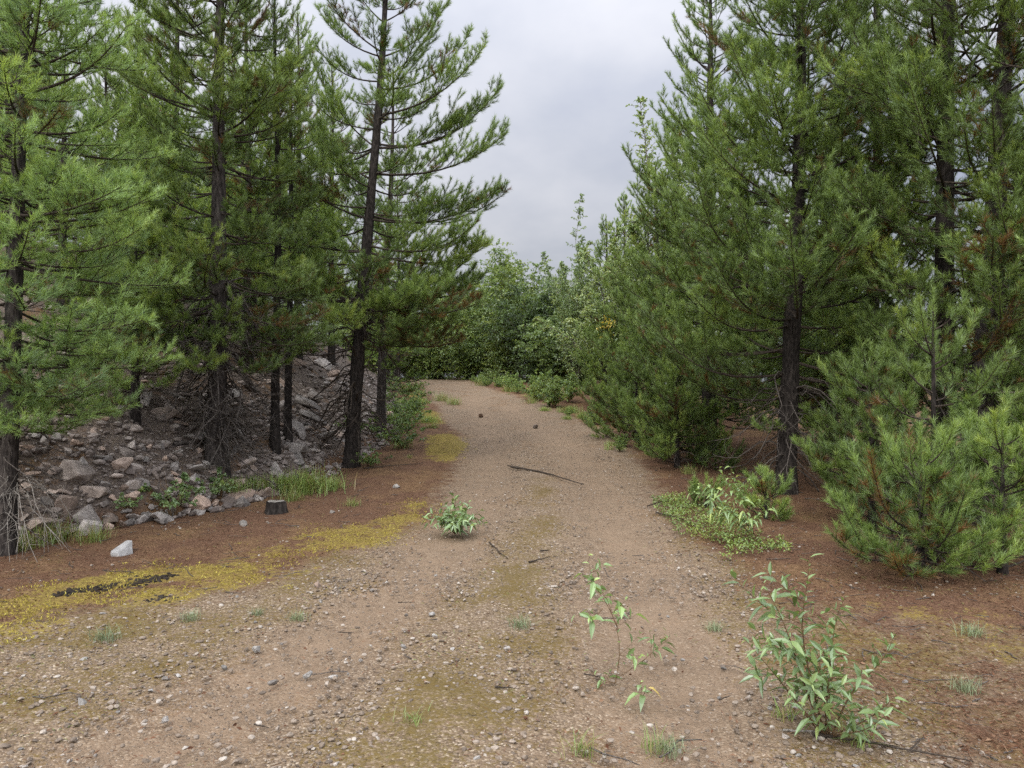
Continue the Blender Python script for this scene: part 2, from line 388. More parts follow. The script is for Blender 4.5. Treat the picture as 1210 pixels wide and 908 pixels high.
def ground_mat():
    m = mat("forest_ground"); b = NB(m)
    pos = b.n("ShaderNodeNewGeometry").outputs["Position"]
    n0 = b.noise(pos, .55, 4); n1 = b.noise(pos, 1.7, 5, .6); n2 = b.noise(pos, 7, 5, .65); n3 = b.noise(pos, 38, 4, .7)
    road = b.attr("road"); moss = b.attr("moss"); track = b.attr("track"); bank = b.attr("bank"); green = b.attr("green")
    jit = b.math("ADD", b.math("MULTIPLY_ADD", n2, .9, -.45), b.math("MULTIPLY_ADD", n1, .6, -.3))
    roadF = b.range(b.math("ADD", road, jit), .3, .7)
    mossF = b.range(b.math("ADD", moss, b.math("MULTIPLY_ADD", jit, 1.7, b.math("MULTIPLY_ADD", n3, 1.1, -.62))), .45, .75)
    # gravel: two sizes of stones in sandy dust
    va = b.n("ShaderNodeTexVoronoi", {"Vector": pos, "Scale": 95.}); vb = b.n("ShaderNodeTexVoronoi", {"Vector": pos, "Scale": 34.})
    sa = b.n("ShaderNodeSeparateColor", {0: va.outputs["Color"]}).outputs[0]
    sb = b.n("ShaderNodeSeparateColor", {0: vb.outputs["Color"]})
    ga = b.ramp(sa, [(0, (.055, .042, .033)), (.35, (.112, .086, .066)), (.75, (.178, .143, .114)), (.93, (.27, .232, .195)), (1, (.44, .40, .36))])
    gb = b.ramp(sb.outputs[0], [(0, (.08, .06, .05)), (.5, (.15, .12, .10)), (1, (.28, .245, .215))])
    big = b.math("MULTIPLY", b.range(sb.outputs[1], .72, .80), b.range(vb.outputs["Distance"], .42, .30))
    g = b.mix(big, ga, gb)
    dust = b.mix(n1, (.125, .093, .071, 1), (.24, .188, .15, 1))
    dustF = b.math("MULTIPLY_ADD", track, .5, b.range(n2, .35, .75, .15, .55), clamp=True)
    g = b.mix(dustF, g, dust)
    # brown crumbs of bark and needles lying in the gravel away from the wheel tracks
    crumb = b.math("MULTIPLY", b.range(b.math("ADD", n3, b.math("MULTIPLY_ADD", n1, .6, -.3)), .52, .68), b.math("MULTIPLY_ADD", track, -.7, .8))
    g = b.mix(crumb, g, b.mix(n2, (.08, .043, .023, 1), (.165, .092, .042, 1)))
    olive = b.range(b.math("ADD", green, b.math("ADD", b.math("MULTIPLY_ADD", n1, 1.3, -.65), b.math("MULTIPLY_ADD", n3, 1.5, -.75))), .28, .72)
    g = b.mix(b.math("MULTIPLY", olive, .8), g, b.mix(n3, (.055, .042, .016, 1), (.135, .108, .038, 1)))
    g = b.mix(1, g, (1.07, 1.01, .90, 1), "MULTIPLY")
    # needle litter
    st = b.n("ShaderNodeMapping", {"Vector": pos, "Scale": (1, 3.2, 1), "Rotation": (0, 0, .7)})
    st2 = b.n("ShaderNodeMapping", {"Vector": pos, "Scale": (3.2, 1, 1), "Rotation": (0, 0, .3)})
    fib = b.math("MULTIPLY_ADD", b.noise(st.outputs[0], 60, 4, .7), .5, b.math("MULTIPLY", b.noise(st2.outputs[0], 55, 4, .7), .5))
    li = b.ramp(fib, [(.38, (.028, .015, .010)), (.5, (.100, .055, .035)), (.60, (.19, .115, .074))])
    li = b.mix(b.range(n1, .42, .66), li, b.mix(1, li, (1.35, 1.45, 1.25, 1), "MULTIPLY"))
    lg = b.range(b.math("ADD", n2, b.math("MULTIPLY_ADD", n3, .5, -.25)), .62, .74)
    li = b.mix(b.math("MULTIPLY", lg, .6), li, g)
    so = b.mix(n2, (.065, .051, .045, 1), (.145, .120, .108, 1))
    so = b.mix(b.range(n3, .45, .6), so, ga)
    so = b.mix(b.range(b.math("ADD", n1, b.math("MULTIPLY_ADD", n3, .4, -.2)), .54, .70), so, li)
    li = b.mix(b.range(bank, .2, .7), li, so)
    mo = b.mix(b.range(n3, .3, .7), (.09, .066, .018, 1), (.285, .23, .055, 1))
    mo = b.mix(b.range(n2, .45, .75), mo, (.17, .115, .035, 1))
    c = b.mix(roadF, li, g)
    c = b.mix(b.math("MULTIPLY", mossF, .8), c, mo)
    h = b.math("MULTIPLY_ADD", b.math("SUBTRACT", 1.0, va.outputs["Distance"]), .30, b.math("MULTIPLY", n3, .45))
    h = b.math("ADD", h, b.math("MULTIPLY", big, .5))
    h = b.math("ADD", h, b.math("MULTIPLY", fib, b.math("MULTIPLY_ADD", roadF, -.5, .6)))
    bp = b.n("ShaderNodeBump", {"Strength": .75, "Distance": .02, "Height": h})
    p = b.n("ShaderNodeBsdfPrincipled", {"Base Color": c, "Roughness": .95, "Normal": bp}); p.inputs["Specular IOR Level"].default_value = .12
    b.set(b.o.inputs[0], p); return m
m_ground = ground_mat()

# ------------------------------------------------------------------ scene-object helpers
def thing(name, label, cat, loc=(0, 0, 0), rz=0., group=None, sc=1.0):
    o = bpy.data.objects.new(name, None); C.objects.link(o)
    o.location = loc; o.rotation_euler = (0, 0, rz); o.scale = (sc, sc, sc)
    o.empty_display_size = .1
    o["label"] = label; o["category"] = cat
    if group: o["group"] = group
    return o
def obj(name, me, parent=None, loc=(0, 0, 0)):
    o = bpy.data.objects.new(name, me); C.objects.link(o); o.location = loc
    if parent: o.parent = parent
    return o
def tag(o, label, cat, group=None):
    o["label"] = label; o["category"] = cat
    if group: o["group"] = group
    return o
def kind(o, k, label=None):
    o["kind"] = k
    if label: o["label"] = label
    return o
def dup(root, loc, rz=0., sc=1.0, label=None, group=None):
    r = root.copy(); C.objects.link(r); r.location = loc; r.rotation_euler = (0, 0, rz); r.scale = (sc, sc, sc)
    if label: r["label"] = label
    if group: r["group"] = group
    for ch in list(root.children):
        c = ch.copy(); C.objects.link(c); c.parent = r
    return r

# ------------------------------------------------------------------ ground sheet
def axis(fine0, fine1, st, far0, far1, g):
    a = list(np.arange(fine0, fine1, st))
    x, s = a[-1], st
    while x < far1: s *= g; x += s; a.append(x)
    x, s = a[0], st; lo = []
    while x > far0: s *= g; x -= s; lo.append(x)
    return np.array(lo[::-1] + a)
gx = axis(-6.2, 5.2, .045, -4000, 4000, 1.09)
gy = axis(2.6, 15, .045, -400, 6000, 1.045)
GX, GY = np.meshgrid(gx, gy)
GZ = terrain(GX, GY)
wig = .75 * (fbm(GX, GY, 1.5, 11, 4) - .5)
sd_r = poly_sd(GX, GY, road_poly) + wig
A_road = sstep(-.75, .6, sd_r)
A_moss = np.zeros_like(GX)
for p, wd in ((mossA, .22), (mossB, .2), (mossC, .25), (mossD, .3)):
    A_moss = np.maximum(A_moss, sstep(-wd, wd, poly_sd(GX, GY, p) + .5 * wig))
A_moss = np.maximum(A_moss, .55 * sstep(-.4, .4, poly_sd(GX, GY, mossE) + wig))
A_track = np.maximum(np.exp(-(line_d(GX, GY, trackL) / .38) ** 2), np.exp(-(line_d(GX, GY, trackR) / .45) ** 2))
A_moss = A_moss * np.clip(.2 + 1.3 * fbm(GX, GY, .5, 71), 0, 1)
mid = ground_px([(480, 905), (560, 780), (620, 690), (650, 620), (650, 560)]); lft = ground_px([(60, 900), (200, 825), (380, 735), (470, 675)])
rgt = ground_px([(905, 905), (870, 800), (830, 720), (800, 660)])
A_streak = np.maximum.reduce([np.exp(-(line_d(GX, GY, q) / w_) ** 2) for q, w_ in ((mid, .30), (lft, .28), (rgt, .3))])
A_streak *= np.clip(2.6 * (fbm(GX, GY, .8, 75) - .3), 0, 1)
vr = ground_px([(860, 690), (900, 700), (1210, 735), (1400, 760), (1500, 905), (900, 905)])
A_road = np.maximum(A_road, .58 * sstep(-.6, .8, poly_sd(GX, GY, vr) + wig))
A_road = np.maximum(A_road, .22 * (GY < 12))
A_bank = sstep(-.1, .5, bank_d(GX, GY))
near = np.exp(-((GY - 5) / 3.5) ** 2)
A_green = np.clip(.27 + .22 * near - .6 * A_track + .15 * (1 - A_road) + .15 * A_streak, 0, 1) * (1 - sstep(10, 18, GY))
mound = A_moss * (1 - .3) * (.012 + .03 * (fbm(GX, GY, .16, 21) - .3))
GZ = GZ + mound - .034 * A_track * A_road + .018 * A_streak * A_road + .012 * (fbm(GX, GY, .11, 22) - .5)
ny, nx = GX.shape
Vg = np.stack([GX, GY, GZ], -1).reshape(-1, 3)
ii = (np.arange(ny - 1)[:, None] * nx + np.arange(nx - 1)[None]).ravel()
Qg = np.stack([ii, ii + 1, ii + nx + 1, ii + nx], 1)
def fmean(A): return A.ravel()[Qg].mean(1)
f_moss = fmean(A_moss) > .55; f_road = (fmean(A_road) > .5) & ~f_moss; f_bank = (fmean(A_bank) > .5) & ~f_moss & ~f_road
f_rest = ~(f_moss | f_road | f_bank)
at_all = {"road": A_road.ravel(), "moss": A_moss.ravel(), "track": A_track.ravel(), "bank": A_bank.ravel(), "green": A_green.ravel()}
for nm, sel, kd, lb in (("ground", f_rest, "structure", "brown needle covered forest floor beside the road"),
                        ("road", f_road, "structure", "tan gravel road climbing and bending left between pines"),
                        ("hillside", f_bank, "structure", "steep stony bank rising left of the road"),
                        ("moss", f_moss, "stuff", "yellow green moss mats along the road edge")):
    q = Qg[sel]; used, inv = np.unique(q, return_inverse=True)
    me = mesh(nm, Vg[used], None, inv.reshape(-1, 4), m_ground, True, {k: v[used] for k, v in at_all.items()})
    kind(obj(nm, me), kd, lb)

def zone(x, y):
    x = np.asarray(x, float); y = np.asarray(y, float)
    return sstep(-.45, .45, poly_sd(x, y, road_poly)), poly_sd(x, y, mossA)

# ------------------------------------------------------------------ rocks
def ico(sub):
    bm = bmesh.new(); bmesh.ops.create_icosphere(bm, subdivisions=sub, radius=1)
    V = np.array([v.co[:] for v in bm.verts]); T = np.array([[v.index for v in f.verts] for f in bm.faces]); bm.free()
    return V, T
def rock_mesh(name, seed, m, flat=.55, npts=17, bev=.05, ln=1.25):
    rg = np.random.default_rng(seed)
    P = nrm(rg.normal(size=(npts, 3))) * rg.uniform(.8, 1, (npts, 1)) * np.array([ln, .85, flat])
    bm = bmesh.new()
    for p in P: bm.verts.new(p)
    r = bmesh.ops.convex_hull(bm, input=bm.verts)
    bmesh.ops.delete(bm, geom=[v for v in bm.verts if not v.link_faces], context="VERTS")
    bmesh.ops.dissolve_limit(bm, angle_limit=R_(14), verts=bm.verts, edges=bm.edges)
    bmesh.ops.bevel(bm, geom=list(bm.edges), offset=bev, segments=2, affect="EDGES", profile=.6)
    bmesh.ops.triangulate(bm, faces=bm.faces)
    bmesh.ops.subdivide_edges(bm, edges=bm.edges, cuts=1, use_grid_fill=True)
    for v in bm.verts:
        k = vnoise(v.co.x * 3 + v.co.z * 2, v.co.y * 3 - v.co.z, .5, seed % 13)
        v.co *= 1 + .06 * (float(k) - .5)
    me = bpy.data.meshes.new(name); bm.to_mesh(me); bm.free(); me.materials.append(m)
    return me
rocks_g = [rock_mesh("rock", 100 + i, m_rock, flat=(.35, .5, .7, .6, .42, .8)[i % 6], npts=13 + i % 5) for i in range(12)]
rocks_p = [rock_mesh("stone", 200 + i, m_pale, flat=(.5, .65, .75)[i % 3], npts=16, bev=.09) for i in range(6)]

m_grey = rock_mat("grey_boulder", (.14, .14, .145), (.20, .20, .205), (.28, .28, .285), 0.0)
boulder = rock_mesh("boulder", 233, m_grey, flat=.7, npts=15, bev=.06)

def scatter_stones(rg, X, Y, Sz, sub, mats, tint, nvar=10, sink=.35):
    """many small stones as one mesh"""
    Vb, Tb = ico(sub)
    g = Geo()
    vid = rg.integers(0, nvar, len(X))
    for k in range(nvar):
        s = np.nonzero(vid == k)[0]
        if not len(s): continue
        nrmV = Vb.copy()
        for _ in range(6):                             # chip flat facets off the ball
            d = nrm(rg.normal(size=3)); h = rg.uniform(.5, .85)
            dd = nrmV @ d; nrmV = nrmV - np.maximum(dd - h, 0)[:, None] * d
        nrmV = nrmV * np.array([1.15, .85, .6]) * (1 + rg.uniform(-.12, .12, (len(Vb), 1)))
        n = len(s)
        a = rg.uniform(0, 2 * pi, n); tl = rg.normal(0, .35, n)
        ca, sa = np.cos(a), np.sin(a); ct, st = np.cos(tl), np.sin(tl)
        v = nrmV[None] * Sz[s][:, None, None]
        y1 = v[..., 1] * ct[:, None] - v[..., 2] * st[:, None]; z1 = v[..., 1] * st[:, None] + v[..., 2] * ct[:, None]
        x2 = v[..., 0] * ca[:, None] - y1 * sa[:, None]; y2 = v[..., 0] * sa[:, None] + y1 * ca[:, None]
        W = np.stack([x2 + X[s][:, None], y2 + Y[s][:, None], z1 + (terrain(X[s], Y[s]) + Sz[s] * sink)[:, None]], -1)
        T = (np.arange(n)[:, None, None] * len(Vb) + Tb[None]).reshape(-1, 3)
        g.add(W, T, None, np.repeat(tint[s], len(Vb)))
    return g

def gravel(n, ylo, yhi, smin, smax, sub, name, lb, seed):
    rg = np.random.default_rng(seed)
    # density per unit depth falls as the picture shrinks
    Y = ylo * (yhi / ylo) ** rg.random(n * 3)
    X = rg.uniform(-.72, .72, n * 3) * Y
    rd, _ = zone(X, Y)
    cl = fbm(X, Y, .7, 31)
    tl = np.maximum(np.exp(-(line_d(X, Y, trackL) / .38) ** 2), np.exp(-(line_d(X, Y, trackR) / .45) ** 2))
    keep = rg.random(n * 3) < np.clip(rd + .10, 0, 1) * sstep(.28, .68, cl + .1) * (1 - .45 * tl)
    keep &= bank_d(X, Y) < 0
    X, Y = X[keep][:n], Y[keep][:n]
    Sz = np.clip(smin * (rg.pareto(1.9, len(X)) + 1), smin, smax)
    tint = np.clip(rg.beta(2.2, 2.2, len(X)) + .10 * (Sz > .010), 0, 1)
    g = scatter_stones(rg, X, Y, Sz, sub, None, tint)
    o = obj(name, g.mesh(name, m_gravel, False)); kind(o, "stuff", lb)
gravel(17000, 2.7, 6.2, .0026, .016, 2, "gravel", "fine loose gravel strewn over the near road", 1)
gravel(20000, 5.5, 26, .0048, .016, 1, "gravel", "coarse loose gravel strewn over the far road", 2)

# small rubble over the bank
rg = np.random.default_rng(5)
n = 9000
Y = rg.uniform(5.5, 22, n); d = rg.gamma(1.6, .75, n) - .15
X = np.interp(Y, FY, FX) - d
k = rg.random(n) < sstep(.3, .6, fbm(X, Y, 1.0, 41) + .12)
X, Y = X[k], Y[k]
Sz = np.clip(.018 * (rg.pareto(2.2, len(X)) + 1), .018, .07)
g = scatter_stones(rg, X, Y, Sz, 1, None, np.clip(rg.beta(2, 2, len(X)), 0, 1))
kind(obj("rubble", g.mesh("rubble", m_scree)), "stuff", "small broken stones covering the bank under the pines")

RNG = random.Random(3)
def put_rock(me, x, y, s, label, name="rock", group=None, tilt=.35, sink=.25, stretch=1.0, rot=None, z=None):
    o = obj(name, me, None, (x, y, (float(terrain(x, y)) if z is None else z) + s * sink * .6))
    o.scale = (s, s, s * stretch)
    o.rotation_euler = rot or (RNG.gauss(0, tilt), RNG.gauss(0, tilt), RNG.uniform(0, 6.28))
    return tag(o, label, "rock", group)
# rocks in the pile at the foot of the bank
cnt = 0; tries = 0
placed = []
while cnt < 235 and tries < 9000:
    tries += 1
    if RNG.random() < .8:
        Y = RNG.uniform(6.6, 9.9); d = RNG.gammavariate(1.7, .45) - .12
    else:
        Y = RNG.uniform(9.5, 17.5); d = RNG.gammavariate(2.0, .55) + .1
    X = float(np.interp(Y, FY, FX)) - d
    u = CU + FPX * X / Y
    if u < -30: continue
    s = min(.062 * (RNG.paretovariate(1.8)), .21) * (1.0 if Y < 9.9 else 1.25)
    if any((X - a) ** 2 + (Y - b) ** 2 < (.48 * (s + c)) ** 2 for a, b, c in placed): continue
    placed.append((X, Y, s))
    if Y < 9.9: put_rock(RNG.choice(rocks_g), X, Y, s, "grey angular rock jumbled in the rock pile under the left pines", group="rocks of the jumbled pile")
    else: put_rock(RNG.choice(rocks_g[:2] + rocks_g[4:5] + rocks_g[6:8]), X, Y, s, "dark flat slab lying on the steep stony slope behind the thin trunks", group="slabs on the steep slope", tilt=.25)
    cnt += 1
for (u, v, wpx, me, label, kw) in [
    (145, 655, 34, boulder, "pale grey boulder alone on the brown needles in front of the rock pile", dict(stretch=1.25)),
    (80, 600, 34, rocks_g[2], "tall upright reddish slab standing in the rock pile beside the leaning left trunk", dict(stretch=2.0, rot=(.15, .1, 1.2))),
    (88, 562, 62, rocks_g[3], "biggest pinkish grey block at the top of the rock pile", dict(stretch=.9)),
    (100, 632, 50, rocks_g[5], "square dark grey block low in the rock pile beside the upright slab", dict()),
    (158, 614, 30, rocks_g[0], "flat tan slab lying lowest in the rock pile", dict(tilt=.15)),
    (190, 618, 28, rocks_g[4], "wedge of brown rock at the pile's front edge beside the leafy weeds", dict(tilt=.15)),
    (130, 617, 40, rocks_g[6], "long grey slab lying across the front of the rock pile", dict(tilt=.15)),
    (155, 578, 30, rocks_g[8], "blocky brown rock midway up the rock pile", dict()),
    (157, 528, 20, rocks_g[9], "rounded grey rock high on the rock pile", dict()),
    (178, 530, 20, rocks_g[10], "darker rounded rock beside another high on the rock pile", dict()),
    (243, 552, 16, rocks_p[2], "pale oval stone leaning against the foot of the shaggy pine", dict(stretch=1.7)),
    (297, 590, 22, rocks_p[0], "rough grey rock beside the charred stump", dict(stretch=1.3)),
    (287, 621, 18, rocks_p[3], "white flat stone on needles in front of the stump", dict()),
    (468, 577, 14, rocks_p[4], "pale low stone on red needles near the dark pine", dict()),
    (392, 606, 9, rocks_p[5], "small pale stone on needles right of the stump", dict()),
    (375, 694, 15, rocks_g[8], "square brown stone at the gravel edge below the moss", dict()),
    (327, 560, 30, rocks_g[1], "dark slab behind the grass clump at the bank foot", dict()),
    (350, 545, 34, rocks_g[7], "brown block above the grass clump at the bank foot", dict()),
    (235, 600, 40, rocks_g[11], "large grey brown boulder beside the leafy weeds under the shaggy pine", dict()),
    (97, 832, 16, rocks_p[0], "white stone on the gravel at the lower left", dict()),
    (322, 808, 15, rocks_p[1], "cracked grey stone sunk in olive moss on the near gravel", dict()),
    (303, 770, 18, rocks_p[2], "flat pale stone on the gravel between moss strip and road middle", dict()),
    (196, 803, 13, rocks_p[3], "tan stone beside another pale one on the left gravel", dict()),
    (265, 790, 11, rocks_p[4], "round white pebble on the gravel left of the road middle", dict()),
    (122, 727, 11, rocks_p[5], "white stone on the moss edge below the black crumbs", dict()),
    (562, 899, 17, rocks_p[0], "rounded white stone at the bottom edge of the road", dict()),
    (514, 752, 9, rocks_p[1], "bright pale stone on the near road's middle", dict()),
    (928, 873, 14, rocks_p[2], "round tan stone at the foot of the near willow sapling", dict()),
    (943, 894, 12, rocks_p[3], "white stone below the near willow sapling", dict()),
    (1070, 807, 10, rocks_p[4], "white stone on brown litter right of the near willow sapling", dict()),
    (568, 492, 12, rocks_g[6], "dark lump of stone on the road beyond the stick", dict()),
    (633, 505, 11, rocks_g[0], "black flat lump on the right of the road beyond the stick", dict()),
    (855, 791, 8, rocks_p[5], "tiny white stone left of the near willow sapling", dict()),
]:
    x, y, z = hit(u, v)
    put_rock(me, x, y, wpx * y / FPX / 2.3, label, **kw)
# scattered larger stones on the near road
for i in range(90):
    for _ in range(40):
        Y = 2.9 * (6.5 / 2.9) ** RNG.random(); X = RNG.uniform(-.66, .62 if i < 50 else 0) * Y
        rd, _m = zone(np.array([X]), np.array([Y]))
        if rd[0] > .35 and float(bank_d(X, Y)) < -.2: break
    put_rock(RNG.choice(rocks_p), X, Y, min(0.010 * RNG.paretovariate(2.6), .028), "small pale stone lying loose on the near gravel road", name="stone", group="loose pale stones on the road")

# ------------------------------------------------------------------ pines
def grow_pine(seed, H, r0, prof, zlive, lean=(0, 0), bow=(0, 0), whorl=.33, nb=5, e_top=.8, e_bot=-.1, upturn=.25, sag=.25, bare=.35,
              tw=1.0, dens=200, nw=.0032, nl=.055, dead=(.3, 1.4, 30, .7), custom=(), brown=.03, tint0=.42, az_skip=None, bark=None, needle=None, tl=1.0, curly=.3,
              deadmat=None, trunk_top=.012, dthick=1.0):
    rg = np.random.default_rng(seed)
    zs_p, rs_p = zip(*prof)
    trunk, limbs, deadg, nd = Geo(), Geo(), Geo(), Geo()
    ph = rg.uniform(0, 6.28, 4)
    def centre(z):
        z = np.asarray(z, float); f = z / H
        wob = .012 * H * (.5 * np.sin(3.1 * f * 2 + ph[0]) - .5 * np.sin(ph[0])) * f
        wob2 = .012 * H * (.5 * np.sin(2.7 * f * 2 + ph[1]) - .5 * np.sin(ph[1])) * f
        return np.stack([lean[0] * f + bow[0] * f * (1 - f) * 4 + wob, lean[1] * f + bow[1] * f * (1 - f) * 4 + wob2, z], -1)
    kz = 36; zz = np.linspace(0, 1, kz) ** 1.15 * H
    rad = r0 * np.maximum(1 - zz / H, 0) ** .85 + trunk_top + r0 * .55 * np.exp(-zz / .16)
    rad = rad * (1 + rg.normal(0, .035, kz))
    zz[0] = -.25
    Pt = centre(zz); m_ = 14
    th = np.arange(m_) / m_ * 2 * pi
    rr = rad[:, None] * (1 + .07 * np.sin(3 * th[None] + ph[2] + zz[:, None] * .4) + rg.normal(0, .03, (kz, m_)))
    Vt = Pt[:, None, :] + rr[..., None] * np.stack([np.cos(th), np.sin(th), 0 * th], -1)[None]
    j = np.arange(kz - 1)[:, None] * m_; q = np.arange(m_)[None]
    trunk.add(Vt, None, np.stack([j + q, j + (q + 1) % m_, j + m_ + (q + 1) % m_, j + m_ + q], -1).reshape(-1, 4))
    br = []
    z = zlive
    while z < H - .12:
        f = (z - zlive) / (H - zlive)
        n_ = max(2, int(round(nb * rg.uniform(.7, 1.25))))
        a0 = rg.uniform(0, 6.28)
        for b_ in range(n_):
            az = a0 + b_ * 2 * pi / n_ + rg.normal(0, .35)
            if az_skip and abs((az - az_skip[0] + pi) % (2 * pi) - pi) < az_skip[1] and z < az_skip[2]: continue
            if rg.random() < .10: continue
            Lb = np.interp(z, zs_p, rs_p) * (rg.uniform(.72, 1.15) if rg.random() < .72 else rg.uniform(.35, .8))
            if Lb < .08: continue
            br.append((z + rg.normal(0, .06), az, Lb, e_bot + (e_top - e_bot) * f ** 1.2 + rg.normal(0, .13), upturn * rg.uniform(.4, 1.5)))
        z += whorl * rg.uniform(.75, 1.25) * (1 if f < .8 else .8)
    br += list(custom)
    s9 = np.linspace(0, 1, 9)
    segA, segB, segT = [], [], []
    limbP, limbR, twP, twR = [], [], [], []
    for (bz, az, Lb, e, up) in br:
        d0 = np.array([cos(az), sin(az), 0.]); sd = np.array([-sin(az), cos(az), 0.])
        wv = rg.normal(0, .05) * Lb
        def curve(s):
            s = np.asarray(s)[:, None]
            return centre(bz)[None] + d0 * Lb * s * (1 - .08 * s) + sd * (wv * np.sin(s * 3.0)) + np.array([0, 0, 1.]) * Lb * (e * s - sag * s * (1 - s) + up * s ** 3)
        P = curve(s9)
        rb = (.0048 + .0072 * Lb) * (1 - .85 * s9) + .0015
        limbP.append(P); limbR.append(rb)
        bt = tint0 + rg.normal(0, .15) - (.05 if bz < zlive + .5 else 0)
        isbrown = rg.random() < brown
        nt_ = max(4, int(Lb * 9 * tw))
        s0 = bare * rg.uniform(.7, 1.2) if Lb > .5 else .15
        sj = s0 + (1 - s0) * (np.arange(nt_) + rg.uniform(0, 1, nt_)) / nt_
        sj = np.clip(sj, 0, .985)
        B = curve(sj); Tn = nrm(curve(np.clip(sj + .02, 0, 1.02)) - B)
        side = np.where(np.arange(nt_) % 2 == 0, 1., -1.) * np.where(rg.random(nt_) < .12, -1, 1)
        Sv = nrm(np.cross(Tn, np.array([0, 0, 1.]))) * side[:, None]
        ang = rg.uniform(.6, 1.05, nt_)
        upv = rg.normal(.2, .28, nt_)
        Dv = nrm(np.cos(ang)[:, None] * Tn + np.sin(ang)[:, None] * Sv + upv[:, None] * np.array([0, 0, 1.]))
        lt = np.clip(Lb * (.10 + .42 * (1 - sj)) * rg.uniform(.55, 1.15, nt_) * tl, .07, .75)
        if Lb > .7: lt *= np.where(sj < s0 + .12, .7, 1)
        t4 = np.array([0, .33, .67, 1.])
        cu = rg.uniform(.1, .55, nt_)
        TP = B[:, None] + Dv[:, None] * (lt[:, None] * t4)[..., None]
        TP[..., 2] += (cu * lt)[:, None] * t4 ** 2
        twP.append(TP); twR.append((.0028 + .003 * lt)[:, None] * (1 - .6 * t4)[None])
        tints = np.full(nt_, 0.02) if isbrown else np.where(rg.random(nt_) < brown * .5, .02, bt + rg.normal(0, .08, nt_))
        def push(a, b_, tn): segA.append(a); segB.append(b_); segT.append(tn)
        push(.35 * TP[:, 1] + .65 * TP[:, 2], TP[:, 2], tints - .04); push(TP[:, 2], TP[:, 3], tints + .05)
        ed = nrm(TP[:, 3] - TP[:, 2]); push(TP[:, 3], TP[:, 3] + nrm(ed + np.array([0, 0, .5])) * .045, tints + .2)
        # side shoots
        for q_ in range(4):
            tq = .3 + .17 * q_ + rg.uniform(-.04, .04, nt_)
            mk = lt > (.13 + .05 * q_ * (q_ > 2))
            if not mk.any(): continue
            bq = B + Dv * (lt * tq)[:, None]; bq[:, 2] += cu * lt * tq ** 2
            sq = np.where((np.arange(nt_) + q_) % 2 == 0, 1., -1.)
            S2 = nrm(np.cross(Dv, np.array([0, 0, 1.]))) * sq[:, None]
            a2 = rg.uniform(.5, .95, nt_)
            D2 = nrm(np.cos(a2)[:, None] * Dv + np.sin(a2)[:, None] * S2 + rg.normal(.5, .3, nt_)[:, None] * np.array([0, 0, 1.]))
            l2 = np.clip(lt * rg.uniform(.22, .5, nt_) * (1.15 - .5 * tq), .085, .25)
            push((bq + D2 * l2[:, None] * .25)[mk], (bq + D2 * l2[:, None])[mk], (tints + rg.normal(.04, .13, nt_))[mk])
            twP.append(np.stack([bq + D2 * (l2 * t)[:, None] for t in t4], 1)[mk]); twR.append(np.full((mk.sum(), 4), .0022))
        # the bough's own outer end
        so_ = np.linspace(max(s0, .55), 1, 5)
        PE = curve(so_); push(PE[:-1], PE[1:], np.full(4, .02 if isbrown else bt + .08))
        ed = nrm(PE[-1] - PE[-2]); push(PE[-1:], PE[-1:] + ed * .06, np.full(1, .02 if isbrown else bt + .2))
    # leader
    top = centre(H)
    push(np.array([centre(H - .5), centre(H - .25)]), np.array([centre(H - .25), top + [0, 0, .12]]), np.array([tint0 + .1, tint0 + .25]))
    tubes(limbs, np.array(limbP), np.array(limbR), 6)
    tubes(limbs, np.concatenate(twP), np.concatenate(twR), 3)
    needles(nd, rg, np.concatenate(segA), np.concatenate(segB), dens, nl, nw, np.clip(np.concatenate(segT), 0, 1))
    # dead lower twigs
    z0, z1, nd_, ld = dead
    if nd_:
        dP, dR, eP, eR = [], [], [], []
        for _ in range(nd_):
            bz = rg.uniform(z0, z1); az = rg.uniform(0, 6.28); Lb = ld * rg.uniform(.35, 1.1)
            d0 = np.array([cos(az), sin(az), 0.]); sd = np.array([-sin(az), cos(az), 0.])
            ed = rg.normal(-.05, .25); dr = rg.uniform(.1, .7); wv = rg.normal(0, curly * .4, 2)
            s7 = np.linspace(0, 1, 7)[:, None]
            P = centre(bz) + d0 * Lb * s7 + sd * Lb * (wv[0] * np.sin(s7 * 3) + wv[1] * np.sin(s7 * 6) * .5) + np.array([0, 0, 1.]) * Lb * (ed * s7 - dr * s7 ** 2 + curly * .25 * np.sin(s7 * 7))
            dP.append(P); dR.append(dthick * ((.004 + .007 * Lb) * (1 - .8 * s7[:, 0]) + .001))
            for k in range(int(4 + 7 * Lb)):
                s_ = rg.uniform(.2, .98); i_ = min(int(s_ * 6), 5); fq = s_ * 6 - i_
                b_ = P[i_] * (1 - fq) + P[i_ + 1] * fq
                dd = nrm(d0 * rg.uniform(.2, 1) + sd * rg.normal(0, .9) + np.array([0, 0, rg.normal(-.35, .4)]))
                l_ = Lb * rg.uniform(.12, .42)
                c_ = nrm(rg.normal(size=3)) * l_ * curly
                eP.append(np.stack([b_ + dd * l_ * t + c_ * t * t for t in (0, .33, .67, 1.)])); eR.append(dthick * np.array([.0026, .002, .0016, .001]))
        tubes(deadg, np.array(dP), np.array(dR), 5); tubes(deadg, np.array(eP), np.array(eR), 3)
    ms = [("trunk", trunk.mesh("trunk", bark or m_bark, True)), ("crown", nd.mesh("crown", needle or m_pine)), ("limb", limbs.mesh("limb", m_limb, True))]
    if nd_: ms.append(("dead_limb", deadg.mesh("dead_limb", deadmat or m_dead, True)))
    return ms
def pine(loc, label, group=None, name="pine_tree", cat="pine tree", **kw):
    t = thing(name, label, cat, loc, 0, group)
    for nm, me in grow_pine(**kw): obj(nm, me, t)
    return t

